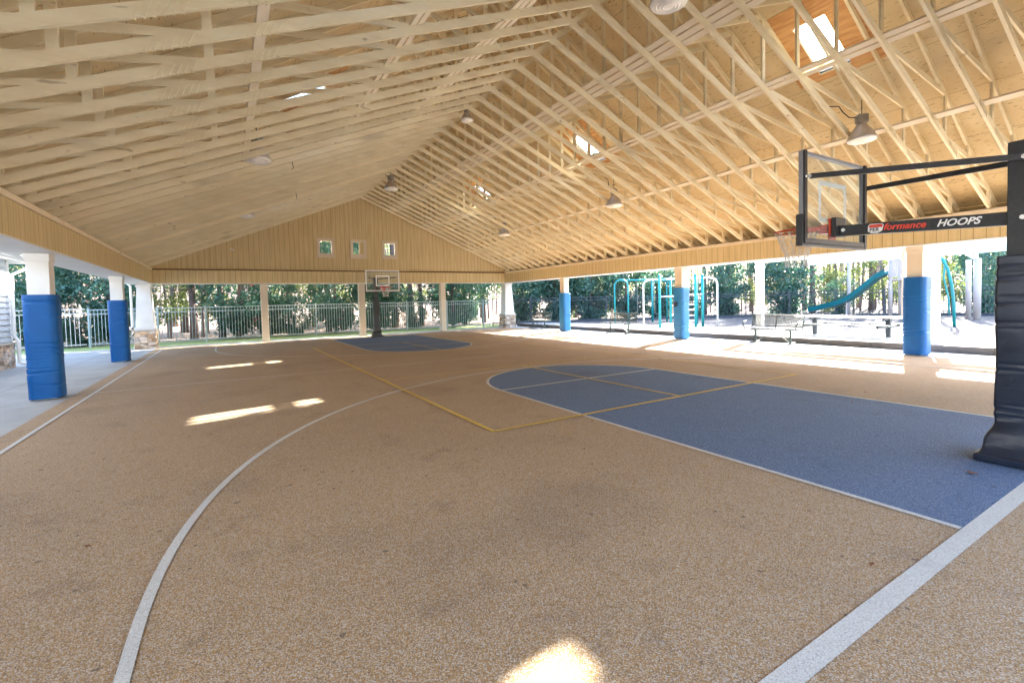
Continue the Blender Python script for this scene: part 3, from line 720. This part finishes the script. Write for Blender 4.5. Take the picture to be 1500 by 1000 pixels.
# ------------------------------------------------------------------ playground
def arch(pts, r, n=10):
    return pts
def swing_set():
    t = thing('swing_set', 'teal arched swing frame standing on the playground mulch', 'swing set')
    A = Vector((21.84, 4.43, .13)); Bq = Vector((22.25, 3.85, .13))
    def arch_(P, Q, h, name):
        b = MB(); r = (Q-P).length/2; mid = (P+Q)/2; dr = (Q-P).normalized()
        pts = [P] + [Vector((mid.x, mid.y, h-r)) + dr*(-math.cos(a)*r) + Vector((0, 0, math.sin(a)*r)) for a in [math.pi*i/12 for i in range(13)]] + [Q]
        b.tube(pts, .042, 10); b.build(name, M['teal'], t, smooth=True)
    arch_(A, Bq, 2.52, 'arch'); off = Vector((3.4, -.6, 0)); arch_(A+off, Bq+off, 2.52, 'arch')
    m1 = (A+Bq)/2
    b = MB(); b.tube([(m1.x, m1.y, 2.49), (m1.x+3.4, m1.y-.6, 2.49)], .045, 10); b.build('top_bar', M['teal'], t, smooth=True)
    for f in (.35, .68):
        c = m1 + off*f
        b = MB()
        for s in (-.22, .22): b.tube([(c.x+s, c.y, 2.46), (c.x+s*.9, c.y, .62)], .008, 5)
        b.build('chain', M['grey_metal'], t)
        b = MB(); b.box(c.x-.24, c.x+.24, c.y-.08, c.y+.08, .60, .63); b.build('swing_seat', M['black_vinyl'], t)
swing_set()
def overhead_ladder():
    t = thing('climbing_frame', 'white overhead bar frame with teal posts and white rungs', 'climbing frame')
    W_ = M['white']; T_ = M['teal']
    P = Vector((20.85, 1.48, .13)); Q = Vector((23.06, -.88, .13)); d = (Q-P).normalized()
    b = MB(); h = 2.30
    b.tube([P, P+Vector((0, 0, h-.32)), P+Vector((0, 0, h-.17))+d*.06, P+Vector((0, 0, h-.1))+d*.18, P+Vector((0, 0, h-.06))+d*.4, Q+Vector((0, 0, h-.06))-d*.4, Q+Vector((0, 0, h-.1))-d*.18, Q+Vector((0, 0, h-.17))-d*.06, Q+Vector((0, 0, h-.32)), Q], .04, 10)
    b.build('arched_bar', W_, t, smooth=True)
    for (x, y, h) in ((20.48, .19, 2.46), (22.39, 1.18, 2.42), (23.98, .91, 2.5), (24.47, 4.19, 2.5), (21.9, -.6, 2.46), (22.6, -.45, 2.44)):
        b = MB(); b.tube([(x, y, .13), (x, y, h)], .06, 10); b.lathe([(.075, 0), (.075, .04), (.04, .08), (0, .09)], (x, y, h), 12); b.build('post', T_, t, smooth=True)
    b = MB()
    a = Vector((20.48, .19, 0)); c = Vector((21.9, -.6, 0))
    b.tube([a+Vector((0, 0, 1.55)), a+(c-a)*.42+Vector((0, 0, 1.55)), a+(c-a)*.46+Vector((0, 0, 1.5)), a+(c-a)*.46+Vector((0, 0, .42)), a+(c-a)*.4+Vector((0, 0, .34)), a+Vector((0, 0, .34))], .024, 8)
    for z in (.45, .68, .92, 1.16, 1.6): b.tube([a+(c-a)*.48+Vector((0, 0, z)), c+Vector((0, 0, z))], .022, 8)
    b.tube([(21.9, -.6, 1.62), (22.6, -.45, 1.62)], .022, 8)
    b.build('rungs', W_, t, smooth=True)
    b = MB(); b.tube([(20.48, .19, 2.36), (22.39, 1.18, 2.36), (23.98, .91, 2.4), (24.47, 4.19, 2.4)], .03, 8); b.build('top_rail', T_, t, smooth=True)
overhead_ladder()
# slide and tower
t = thing('play_tower', 'taupe play tower with panelled deck and a long blue-teal slide', 'play tower')
X0 = 32.3
for x, y in ((32.14, -4.95), (32.14, -4.1), (33.3, -4.95), (33.3, -4.1), (34.5, -1.3), (36.1, -6.2)):
    b = MB(); b.tube([(x, y, .13), (x, y, 3.5)], .085, 10); b.build('post', M['taupe'], t, smooth=True)
b = MB()
for yy in [-4.88+i*.083 for i in range(10)]: b.box(32.0, 32.05, yy-.032, yy+.032, 2.28, 3.05)
b.box(31.99, 32.06, -4.95, -4.1, 2.98, 3.06); b.box(31.99, 32.06, -4.95, -4.1, 2.22, 2.30)
b.build('deck_panel', M['taupe'], t)
b = MB(); b.box(32.1, 33.3, -4.95, -4.1, 2.05, 2.15); b.build('deck', M['taupe'], t)
pts = [(-4.0, 2.42), (-3.6, 2.22), (-3.2, 1.86), (-2.8, 1.50), (-2.35, 1.14), (-1.9, .92), (-1.4, .78), (-.9, .66), (-.45, .55)]
b = MB(); rings = []
for y, z in pts:
    rings.append([(31.75, y, z+.20), (31.80, y, z), (32.35, y, z), (32.40, y, z+.20), (32.44, y, z+.20), (32.38, y, z-.06), (31.77, y, z-.06), (31.71, y, z+.20)])
b.loft(rings); b.build('slide', M['slide'], t)
b = MB(); b.tube([(32.1, -2.2, .13), (32.1, -2.2, 1.0)], .04, 8); b.tube([(32.1, -.7, .13), (32.1, -.7, .58)], .04, 8); b.build('slide_leg', M['taupe'], t)
t = thing('curved_climber', 'teal curved pole climber standing on the mulch behind the white canopy post', 'climber')
b = MB()
b.tube([(27.1, -7.88, .13), (27.1, -7.86, 1.0), (27.1, -7.80, 1.7), (27.1, -7.68, 2.3), (27.1, -7.52, 2.7), (27.1, -7.42, 2.78), (27.1, -7.36, 2.72)], .05, 8); b.tube([(27.5, -7.62, .6), (27.5, -7.60, 1.2), (27.5, -7.45, 2.0), (27.5, -7.50, 2.7)], .03, 8)
b.build('curved_pole', M['teal'], t, smooth=True)
b = MB(); b.tube([(27.5, -7.1, .13), (27.5, -7.1, 3.0)], .07, 8); b.tube([(28.2, -6.7, .13), (28.2, -6.7, 3.0)], .07, 8); b.build('post', M['taupe'], t, smooth=True)
b = MB(); b.tube([(27.35, -7.0, .9), (27.45, -7.02, 1.5), (27.32, -7.0, 2.2), (27.42, -7.0, 2.8)], .03, 8); b.build('twisted_bar', M['kerb'], t, smooth=True)
t = thing('play_shelter_post', 'pair of tall pale play posts with a slanted brace near the right edge', 'post')
b = MB(); b.tube([(32.77, -7.08, .13), (32.77, -7.08, 2.9)], .13, 12); b.tube([(33.5, -6.6, .13), (33.5, -6.6, 2.9)], .10, 12); b.build('upright', M['taupe'], t, smooth=True)
b = MB(); b.bar((32.77, -7.08, 2.85), (32.77, -6.2, 3.6), .14, .14); b.build('brace', M['cream'], t)

# ------------------------------------------------------------------ fences
def fence(label, pts, m, z0=.0, h=1.62, step=.125, cat='fence', post=2.4):
    t = thing('picket_fence', label, cat)
    pk = MB(); rl = MB(); n = 0
    for A, B in zip(pts, pts[1:]):
        A = Vector((*A, z0)); B = Vector((*B, z0)); L = (B-A).length; d = (B-A)/L
        for i in range(int(L/step)):
            p = A+d*step*(i+.5); pk.bar(p+Vector((0, 0, .08)), p+Vector((0, 0, h)), .02, .02, d)
        for zz in (.14, h-.20, h-.02): rl = MB(); rl.bar(A+Vector((0, 0, zz)), B+Vector((0, 0, zz)), .028, .036); rl.build('rail', m, t, fix=False)
        for i in range(int(L/post)+1):
            p = A+d*post*i; b = MB(); b.bar(p+Vector((0, 0, -.05)), p+Vector((0, 0, h+.06)), .06, .06, d); b.build('fence_post', m, t)
    pk.build('pickets', m, t, fix=False)
fence('grey-blue metal picket fence on the grass behind the far columns', [(-1.2, 12.0), (3, 11.6), (17.9, 11.2)], M['fence'])
fence('dark picket fence enclosing the playground in front of the woods', [(18.0, 11.1), (30.3, 5.1), (37.5, -3.5), (39, -14)], M['fence_dark'], .05, 1.62, .16)
fence('sunlit white picket gate section beside the white house', [(-5.2, 11.2), (-3.1, 11.75), (-1.3, 12.0)], M['fence_white'], 0, 1.66, .14)
b = MB(); b.bar((18.6, 10.4, .2), (30.3, 4.8, .2), .12, .16); b.bar((30.3, 4.8, .2), (37.2, -3.5, .2), .12, .16); b.bar((37.2, -3.5, .2), (38.7, -14, .2), .12, .16)
t = tag(b.build('border_timber', M['fence_dark']), 'dark border timber round the back of the mulch', 'border')

# ------------------------------------------------------------------ white house at the left
hs = thing('white_house', 'white lap-sided house with stone base beside the pavilion', 'house')
HX = -1.45; HY = 4.5
b = MB(); b.box(-12, HX, -24, HY, .72, 3.05)
bs = b.build('wall', M['lap'], hs)
b = MB(); z = .74
while z < 2.9:
    b.prism([(HX+.002, z), (HX+.040, z), (HX+.010, z+.150), (HX+.002, z+.155)], -24, HY, 'Y'); z += .16
b.v = [v for v in b.v]; b.build('lap_boards', M['lap'], hs)
b = MB(); b.box(-12, HX+.05, -24, HY+.05, 0, .66); b.build('stone_base', M['stone'], hs)
b = MB(); b.box(-12, HX+.08, -24, HY+.08, .663, .72); b.build('stone_cap', M['cap'], hs)
b = MB(); b.box(HX+.002, HX+.035, HY-.12, HY+.02, .722, 3.04); b.build('corner_board', M['white'], hs)
b = MB(); b.box(-12, HX+.42, -24, HY+.42, 3.05, 3.10); b.box(HX+.42, HX+.45, -24, HY+.45, 2.98, 3.18); b.box(-12, HX+.42, HY+.42, HY+.45, 2.98, 3.18); b.build('eave', M['white'], hs)
b = MB(); b.prism([(HX+.5, 3.19), (-7, 6.0), (-7, 5.9), (HX+.5, 3.12)], -24, HY+.5, 'Y'); b.prism([(-12.5, 3.19), (-7, 6.0), (-7, 5.9), (-12.5, 3.12)], -24, HY+.5, 'Y'); b.build('roof', M['shingle'], hs)
b = MB(); b.prism([(-12, 3.1), (HX, 3.1), (-7, 5.88)], HY-.1, HY, 'Y'); b.build('gable', M['lap'], hs)
b = MB(); b.box(HX+.455, HX+.56, -24, HY+.45, 3.05, 3.17); b.build('gutter', M['white'], hs)
b = MB(); b.tube([(HX+.5, HY+.1, 3.05), (HX+.5, HY+.1, 2.9), (HX+.14, HY-.2, 2.62), (HX+.12, HY-.2, .9), (HX+.2, HY-.2, .75), (HX+.2, HY-.2, .14), (HX+.42, HY-.2, .06)], .045, 8); b.build('downspout', M['white'], hs)
b = MB(); b.box(-6.5, -3.4, HY+3.2, HY+3.5, 0, 2.2); 
t = tag(b.build('garden_wall', M['cream'], bevel=.01), 'beige garden wall behind the corner of the white house', 'wall')

# ------------------------------------------------------------------ trees
def leafmat(name, c, c2, rough=.42, trans=.25):
    m = mat(name, c, rough, c2, 1.6, spec=.6, detail=3)
    n = m.node_tree.nodes; l = m.node_tree.links; b = n['Principled BSDF']
    tr = n.new('ShaderNodeBsdfTranslucent'); tr.inputs[0].default_value = (c2[0]*1.5, c2[1]*1.6, c2[2]*1.1, 1)
    mx = n.new('ShaderNodeMixShader'); mx.inputs[0].default_value = trans
    l.new(b.outputs[0], mx.inputs[1]); l.new(tr.outputs[0], mx.inputs[2]); l.new(mx.outputs[0], n['Material Output'].inputs[0])
    return m
M['holly'] = leafmat('holly_leaf', (.030, .095, .078), (.075, .16, .12), .2, .3)
M['berry'] = mat('holly_berry', (.62, .03, .012), .4)
M['olive'] = leafmat('olive_leaf', (.08, .12, .03), (.16, .19, .07), .5, .35)
M['needle'] = leafmat('pine_needle', (.05, .085, .035), (.09, .12, .05), .6, .2)
M['bark'] = mat('pine_bark', (.19, .135, .12), .95, (.10, .075, .07), 3, (5, 5, 1), .8, 16)
M['bark2'] = mat('grey_bark', (.32, .26, .24), .95, (.14, .11, .10), 3, (5, 5, 1), .8, 16)

def crown_mesh(name, m, W_, H_, z0, n, size, seed, mats, berries=0, nc=26, asp=.5):
    """leaf-sized folded quads gathered in clumps through an uneven crown volume"""
    rg = random.Random(seed); b = MB(); cl = []
    for i in range(nc):
        f = rg.random(); z = z0 + H_*f; a = rg.uniform(0, 6.283); prof = math.sin(math.pi*min(1, .12+.86*(1-f)**.8))**.6
        rr = W_*prof*math.sqrt(rg.uniform(.05, 1)); cl.append((rr*math.cos(a), rr*math.sin(a), z, rg.uniform(.35, .75)*W_*.55))
    for i in range(n):
        cx, cy, cz, cr = cl[rg.randrange(nc)]
        d = Vector((rg.gauss(0, 1), rg.gauss(0, 1), rg.gauss(0, .8))); d = d.normalized()*cr*rg.random()**.4
        p = Vector((cx, cy, cz))+d
        if p.z < z0*.4+.05: p.z = z0*.4+.05+rg.random()*.4
        nn = (d.normalized()*.6+Vector((rg.gauss(0, 1), rg.gauss(0, 1), rg.gauss(.4, 1)))).normalized()
        t1 = nn.orthogonal().normalized(); t1.rotate(Matrix.Rotation(rg.uniform(0, 6.28), 3, nn)); t2 = nn.cross(t1)
        s = size*rg.uniform(.6, 1.3); q = t1*s; r_ = t2*s*asp
        b.add([p-q, p-q*.1+r_+nn*s*.12, p+q, p-q*.1-r_+nn*s*.12], [(0, 1, 2), (0, 2, 3)])
    b.mi = 1
    for i in range(berries):
        cx, cy, cz, cr = cl[rg.randrange(nc)]; d = Vector((rg.gauss(0, 1), rg.gauss(0, 1), rg.gauss(0, 1))).normalized()*cr*1.02
        p0 = Vector((cx, cy, cz))+d
        for k_ in range(9):
            p = p0+Vector((rg.gauss(0, .05), rg.gauss(0, .05), rg.gauss(0, .05))); s = .024
            b.add([p+Vector((s, 0, 0)), p+Vector((0, s, 0)), p-Vector((s, 0, 0)), p-Vector((0, s, 0)), p+Vector((0, 0, s)), p-Vector((0, 0, s))], [(0,1,4),(1,2,4),(2,3,4),(3,0,4),(1,0,5),(2,1,5),(3,2,5),(0,3,5)])
    return b.mesh(name, mats, fix=False)
def trunk_mesh(h, r, seed, branches=10, bz=(1.5, 8), bl=1.6, m=None, lean=.15):
    rg = random.Random(seed); b = MB(); N = 9; ax = rg.uniform(-lean, lean); ay = rg.uniform(-lean, lean)
    P = lambda f: Vector((ax*h*.1*f+.06*math.sin(f*5+seed), ay*h*.1*f+.06*math.cos(f*4+seed), h*f))
    b.tube([P(i/N)-Vector((0, 0, .3 if i == 0 else 0)) for i in range(N+1)], [r*(1.25 if i == 0 else 1-.72*i/N) for i in range(N+1)], 9)
    for i in range(branches):
        z = rg.uniform(*bz); f = min(.97, z/h); p = P(f); a = rg.uniform(0, 6.283); L = bl*rg.uniform(.4, 1.2); d = Vector((math.cos(a), math.sin(a), rg.uniform(-.1, .5)))
        r0 = r*.16*rg.uniform(.6, 1.2); q = p+d*L*.5+Vector((0, 0, rg.uniform(-.15, .1))); e = p+d*L+Vector((rg.uniform(-.2, .2), rg.uniform(-.2, .2), rg.uniform(-.2, .3)))
        b.tube([p, q, e], [r0, r0*.6, r0*.2], 5)
        for k_ in range(3):
            s = q+(e-q)*rg.random(); b.tube([s, s+Vector((rg.gauss(0, .3), rg.gauss(0, .3), rg.gauss(.1, .25)))*L*.6], [r0*.35, r0*.12], 4)
    return b.mesh('trunk', m or M['bark'], smooth=True)
def tree(label, x, y, crown, trunk, s, rz, name, group, cat='tree', sz=None):
    t = thing(name, label, cat, (x, y, gz(x, y)), rz, group); t.scale = (s, s, sz or s)
    o = bpy.data.objects.new('trunk', trunk); col.objects.link(o); o.parent = t
    if crown: o = bpy.data.objects.new('crown', crown); col.objects.link(o); o.parent = t
    return t
HC = [crown_mesh('crown', None, 2.25, 6.4, .35, 10500, .105, 11+i, [M['holly'], M['berry']], 16 if i == 0 else 0, 60) for i in range(3)]
HT = [trunk_mesh(5.2, .12, 40+i, 16, (.5, 4.5), 1.5) for i in range(3)]
OC = crown_mesh('crown', None, 2.2, 5.2, 1.0, 5200, .085, 77, [M['olive'], M['berry']], 0, 50)
OC2 = crown_mesh('crown', None, 1.7, 3.0, .2, 3400, .08, 78, [M['olive'], M['berry']], 0, 40)
PT = [trunk_mesh(15, .17, 60+i, 34, (1.2, 11), 2.2) for i in range(3)]
PT2 = [trunk_mesh(11, .075, 90+i, 24, (.8, 8), 1.4, M['bark2'], .8) for i in range(3)]
def pine_crown(seed):
    rg = random.Random(seed); b = MB()
    for k_ in range(60):
        z = rg.uniform(8.5, 15.3); rr = (15.8-z)*.42*rg.uniform(.3, 1); a = rg.uniform(0, 6.283); c = Vector((rr*math.cos(a), rr*math.sin(a), z))
        for i in range(46):
            d = Vector((rg.gauss(0, 1), rg.gauss(0, 1), rg.gauss(.3, .7))).normalized(); p = c+d*rg.random()*.45; t1 = d.orthogonal().normalized()*.012; q = p+d*.24
            b.add([p-t1*1.6, p+t1*1.6, q], [(0, 1, 2)])
    return b.mesh('crown', M['needle'], fix=False)
PC = [pine_crown(5), pine_crown(6)]
GH = 'evergreen hollies standing beyond the fence'; GP = 'pine trees in the woods'; GS = 'thin bare trees in the woods'; GO = 'pale bushy trees in the woods'
H = [ # x, y, crown kind, scale, height scale
 (4.4, 13.3, 0, 1.05, 1.0), (5.9, 14.0, 2, .62, .5), (9.1, 13.4, 0, .95, 1.0), (11.4, 13.5, 2, .88, .95), (-1.7, 13.1, 2, .42, .3), (24.0, 12.0, 0, .8, .85), (26.4, 11.0, 1, .85, .95), (7.0, 13.1, 1, .42, .3), (13.6, 13.2, 1, .45, .34), (16.3, 13.2, 1, .92, 1.0), (17.6, 14.2, 0, .85, .85),
 (-3.2, 13.6, 2, 1.05, 1.05), (-.9, 14.2, 1, .9, .95), (20.9, 12.2, 1, .9, 1.0), (22.9, 11.2, 2, .88, .95), (25.2, 10.2, 1, .95, 1.0), (27.5, 9.3, 0, .9, .9), (29.6, 8.4, 2, .85, .8),
 (33.2, 5.3, 2, .72, .85), (35.6, 2.9, 1, .95, 1.1), (37.6, .6, 2, .4, .35), (40.3, -5.6, 1, .7, 1.0), (31.6, 6.6, 1, .5, .36)]
ORD = ['first', 'second', 'third', 'fourth', 'fifth', 'sixth', 'seventh', 'eighth', 'ninth', 'tenth', 'eleventh', 'twelfth', 'thirteenth', 'fourteenth', 'fifteenth', 'sixteenth', 'seventeenth', 'eighteenth', 'nineteenth', 'twentieth', 'twenty-first', 'twenty-second', 'twenty-third', 'twenty-fourth', 'twenty-fifth']
def bearing(q): return math.atan2(q[0]-CAM.x, q[1]-CAM.y)
H.sort(key=bearing)
for i, (x, y, v, s, sz) in enumerate(H):
    red = 'with red berries ' if v == 0 else ''
    tree('dark evergreen holly %sbeyond the fence, %s from the left' % (red, ORD[i]), x, y, HC[v], HT[v], s, i*1.3, 'holly_tree', GH, sz=sz)
rg = random.Random(21); pines = []
fixed = [(2.35, 14.4, 1.0), (3.6, 14.3, .95), (8.9, 14.5, 1.0), (6.9, 15.5, .6), (13.05, 15.2, 1.15), (14.4, 16, 1.2), (14.9, 15.2, .9), (19.7, 15.5, 1), (24.5, 13.5, 1.1), (35.5, 7.5, 1.15), (34.2, 8.0, .9), (39.6, 3.2, 1.1)]
for x, y, s in fixed: pines.append((x, y, s))
while len(pines) < 62:
    a = R(rg.uniform(-24, 84)); d = rg.uniform(31, 62); x = CAM.x+d*math.sin(a); y = CAM.y+d*math.cos(a)
    if y < 14.5 and x < 41: continue
    if y < 14 and x < 41+(y > 4)*0: continue
    if any((x-p[0])**2+(y-p[1])**2 < 3 for p in pines): continue
    pines.append((x, y, rg.uniform(.75, 1.2)))
# where a tree is seen from the court, put in words for its label
RG = [(100, 'left of the blue padded columns'), (162, 'between the two left blue pads'), (232, 'beside the left stone pier'), (305, 'just right of the left stone pier'), (388, 'just left of the first far post'),
      (455, 'just right of the first far post'), (530, 'just left of the second far post'), (590, 'behind the far hoop'), (643, 'just left of the third far post'), (738, 'just right of the third far post'),
      (788, 'just right of the right stone pier'), (828, 'just left of the farthest blue playground column'), (895, 'just right of the farthest blue playground column'), (955, 'behind the teal swing arch'), (1000, 'behind the teal climbing posts'),
      (1060, 'behind the right leg of the white bar frame'), (1118, 'just left of the first white canopy post'), (1185, 'just right of the first white canopy post'), (1260, 'behind the teal slide'), (1340, 'behind the play tower'), (1400, 'behind the curved teal climber'), (1460, 'just left of the black hoop pole')]
def px_of(x, y):
    v = Vector((x, y, 1.53))-CAM; return 743.5+685.15*v.dot(rt)/v.dot(fw)
count = {}
def place_words(kind, x, y):
    p = px_of(x, y)
    if not -20 < p < 1475: return None
    r = next((n_ for lim, n_ in RG if p < lim), 'beside the black hoop pole')
    far = 'far off' if math.hypot(x-CAM.x, y-CAM.y) > 42 else 'nearer'
    k_ = (kind, r, far); count[k_] = count.get(k_, -1)+1
    return far, ORD[count[k_]]+' one '+r
for q in ((43.5, -1.8), (44.6, 1.6), (46.2, 5.2), (43.8, 7.2), (48.3, 2.8), (49.5, 8.6), (51.0, 5.0), (47.5, -4.2), (45.2, 10.3), (52.5, 11.0)): pines.append((*q, 1.0))
pines.sort(key=bearing)
for i, (x, y, s) in enumerate(pines):
    wd_ = place_words('p', x, y)
    if not wd_: continue
    sun_side = x > 30 and y < 16
    hz = min(s, 1.0) if sun_side else s
    tree('%s pine trunk, %s' % wd_, x, y, PC[i % 2], PT[i % 3], s, i*2.1, 'pine_tree', GP, sz=hz)
thin = []
while len(thin) < 64:
    a = R(rg.uniform(-20, 74)); d = rg.uniform(28.5, 50); x = CAM.x+d*math.sin(a); y = CAM.y+d*math.cos(a)
    if y < 13.8 and x < 40: continue
    if any((x-p[0])**2+(y-p[1])**2 < 1.2 for p in thin): continue
    thin.append((x, y))
thin.sort(key=bearing)
for i, (x, y) in enumerate(thin):
    wd_ = place_words('t', x, y)
    if wd_: tree('%s thin bare tree, %s' % wd_, x, y, None, PT2[i % 3], rg.uniform(.7, 1.15), i*1.7, 'bare_tree', GS)
ol = [(1.2, 15.6, 0), (2.9, 17.2, 0), (8.6, 17.5, 1), (13.0, 18.5, 1), (15.5, 19, 0), (19.0, 17.0, 0), (22.5, 15, 1), (33.5, 10.5, 0), (37.5, 6.2, 0), (40.5, -.8, 0), (42.5, -3.6, 0), (41.8, 2.6, 1), (44.5, -9.5, 0), (29, 13, 0), (26, 14.5, 1), (-5, 17, 0), (6.2, 18.5, 0), (11, 19.5, 0), (47, -1, 0), (46, -5.5, 0), (45, 4, 0)]
ol.sort(key=bearing)
for i, (x, y, v) in enumerate(ol):
    wd_ = place_words('o', x, y)
    if wd_: tree('%s olive leafy tree, %s' % wd_, x, y, (OC, OC2)[v], PT2[i % 3] if v == 0 else HT[0], .95 if v else 1.0, i*2.3, 'olive_green_tree', GO)

# far-off wood that reads as one mass
rw = random.Random(99); b = MB()
for i in range(520):
    a = R(rw.uniform(-26, 84)); d = rw.uniform(58, 95); x = CAM.x+d*math.sin(a); y = CAM.y+d*math.cos(a); z = gz(x, y); r = rw.uniform(.07, .2); h = rw.uniform(10, 18)
    b.tube([(x, y, z-.3), (x+rw.gauss(0, .3), y+rw.gauss(0, .3), z+h)], [r, r*.4], 5, cap=False)
b.mi = 1
for i in range(2300):
    a = R(rw.uniform(-26, 84)); d = rw.uniform(56, 95); x = CAM.x+d*math.sin(a); y = CAM.y+d*math.cos(a); z = gz(x, y)+rw.uniform(0, 15)**1.0; rr = rw.uniform(.6, 1.6)
    b.mi = 1 if rw.random() < .55 else 2
    for k_ in range(24):
        p = Vector((x+rw.gauss(0, rr), y+rw.gauss(0, rr), z+rw.gauss(0, rr*.8))); n_ = Vector((rw.gauss(0, 1), rw.gauss(0, 1), rw.gauss(0, 1))).normalized(); t1 = n_.orthogonal()*rw.uniform(.08, .2); t2 = n_.cross(t1)*.6
        b.add([p-t1, p+t2, p+t1, p-t2], [(0, 1, 2, 3)])
o = b.build('distant_woods', [M['bark2'], leafmat('far_leaf', (.13, .13, .075), (.20, .18, .11), .6, .3), leafmat('far_evergreen', (.05, .09, .06), (.09, .13, .08), .5, .3)], fix=False)
tag(o, 'hazy mass of bare and leafy woodland far behind the fence', 'woods', kind='stuff')

# small fallen leaves on the court
rg = random.Random(3)
lm = mat('dry_leaf', (.16, .06, .025), .8, (.26, .12, .05), 20)
spots = [((10.0-.9, -12.95), .05, 'dry brown leaf on the blue key near the baseline corner'), ((6.9, -13.1), .03, 'small red-brown leaf beside the near baseline'), ((3.05, -10.3), .03, 'dark leaf scrap on the tan court inside the left of the big white arc'), ((11.2, -11.2), .03, 'brown leaf scrap on the blue key before the pole'), ((12.1, -11.0), .03, 'brown leaf scrap on the tan court past the blue key')]
for (x, y), s, lb in spots:
    b = MB(); n = 9
    top = [(s*1.6*(i/n-.5), s*.45*math.sin(math.pi*i/n)*(1+.3*math.sin(i*2.3)), .004+.012*math.sin(i*1.1)**2) for i in range(n+1)]
    bot = [(p[0], -p[1]*.8, p[2]*.6+.003) for p in top[1:-1]][::-1]
    vs = top+bot; vs2 = [(a, c_, e-.0015) for a, c_, e in vs]; kk = len(vs)
    b.add(vs+vs2, [tuple(range(kk)), tuple(reversed(range(kk, 2*kk)))]+[(i, kk+i, kk+(i+1) % kk, (i+1) % kk) for i in range(kk)])
    b.tube([(s*.8, 0, .005), (s*1.3, .006, .006)], .0012, 5)
    o = b.build('fallen_leaf', lm, loc=(x, y, .012)); o.rotation_euler = (0, 0, rg.uniform(0, 6)); tag(o, lb, 'leaf', 'dry leaves lying on the court')
# security camera on the gable wall
t = thing('security_camera', 'small white camera on the left of the far gable wall', 'camera', (4.15, YI+.06, 4.02))
b = MB(); b.box(-.03, .03, -.03, .0, -.03, .03); b.build('mount', M['white'], t)
b = MB(); b.tube([(0, -.03, 0), (0, -.08, -.02)], .012, 6); b.tube([(-.06, -.14, .02), (.07, -.05, -.02)], .028, 10); b.build('body', M['white'], t)
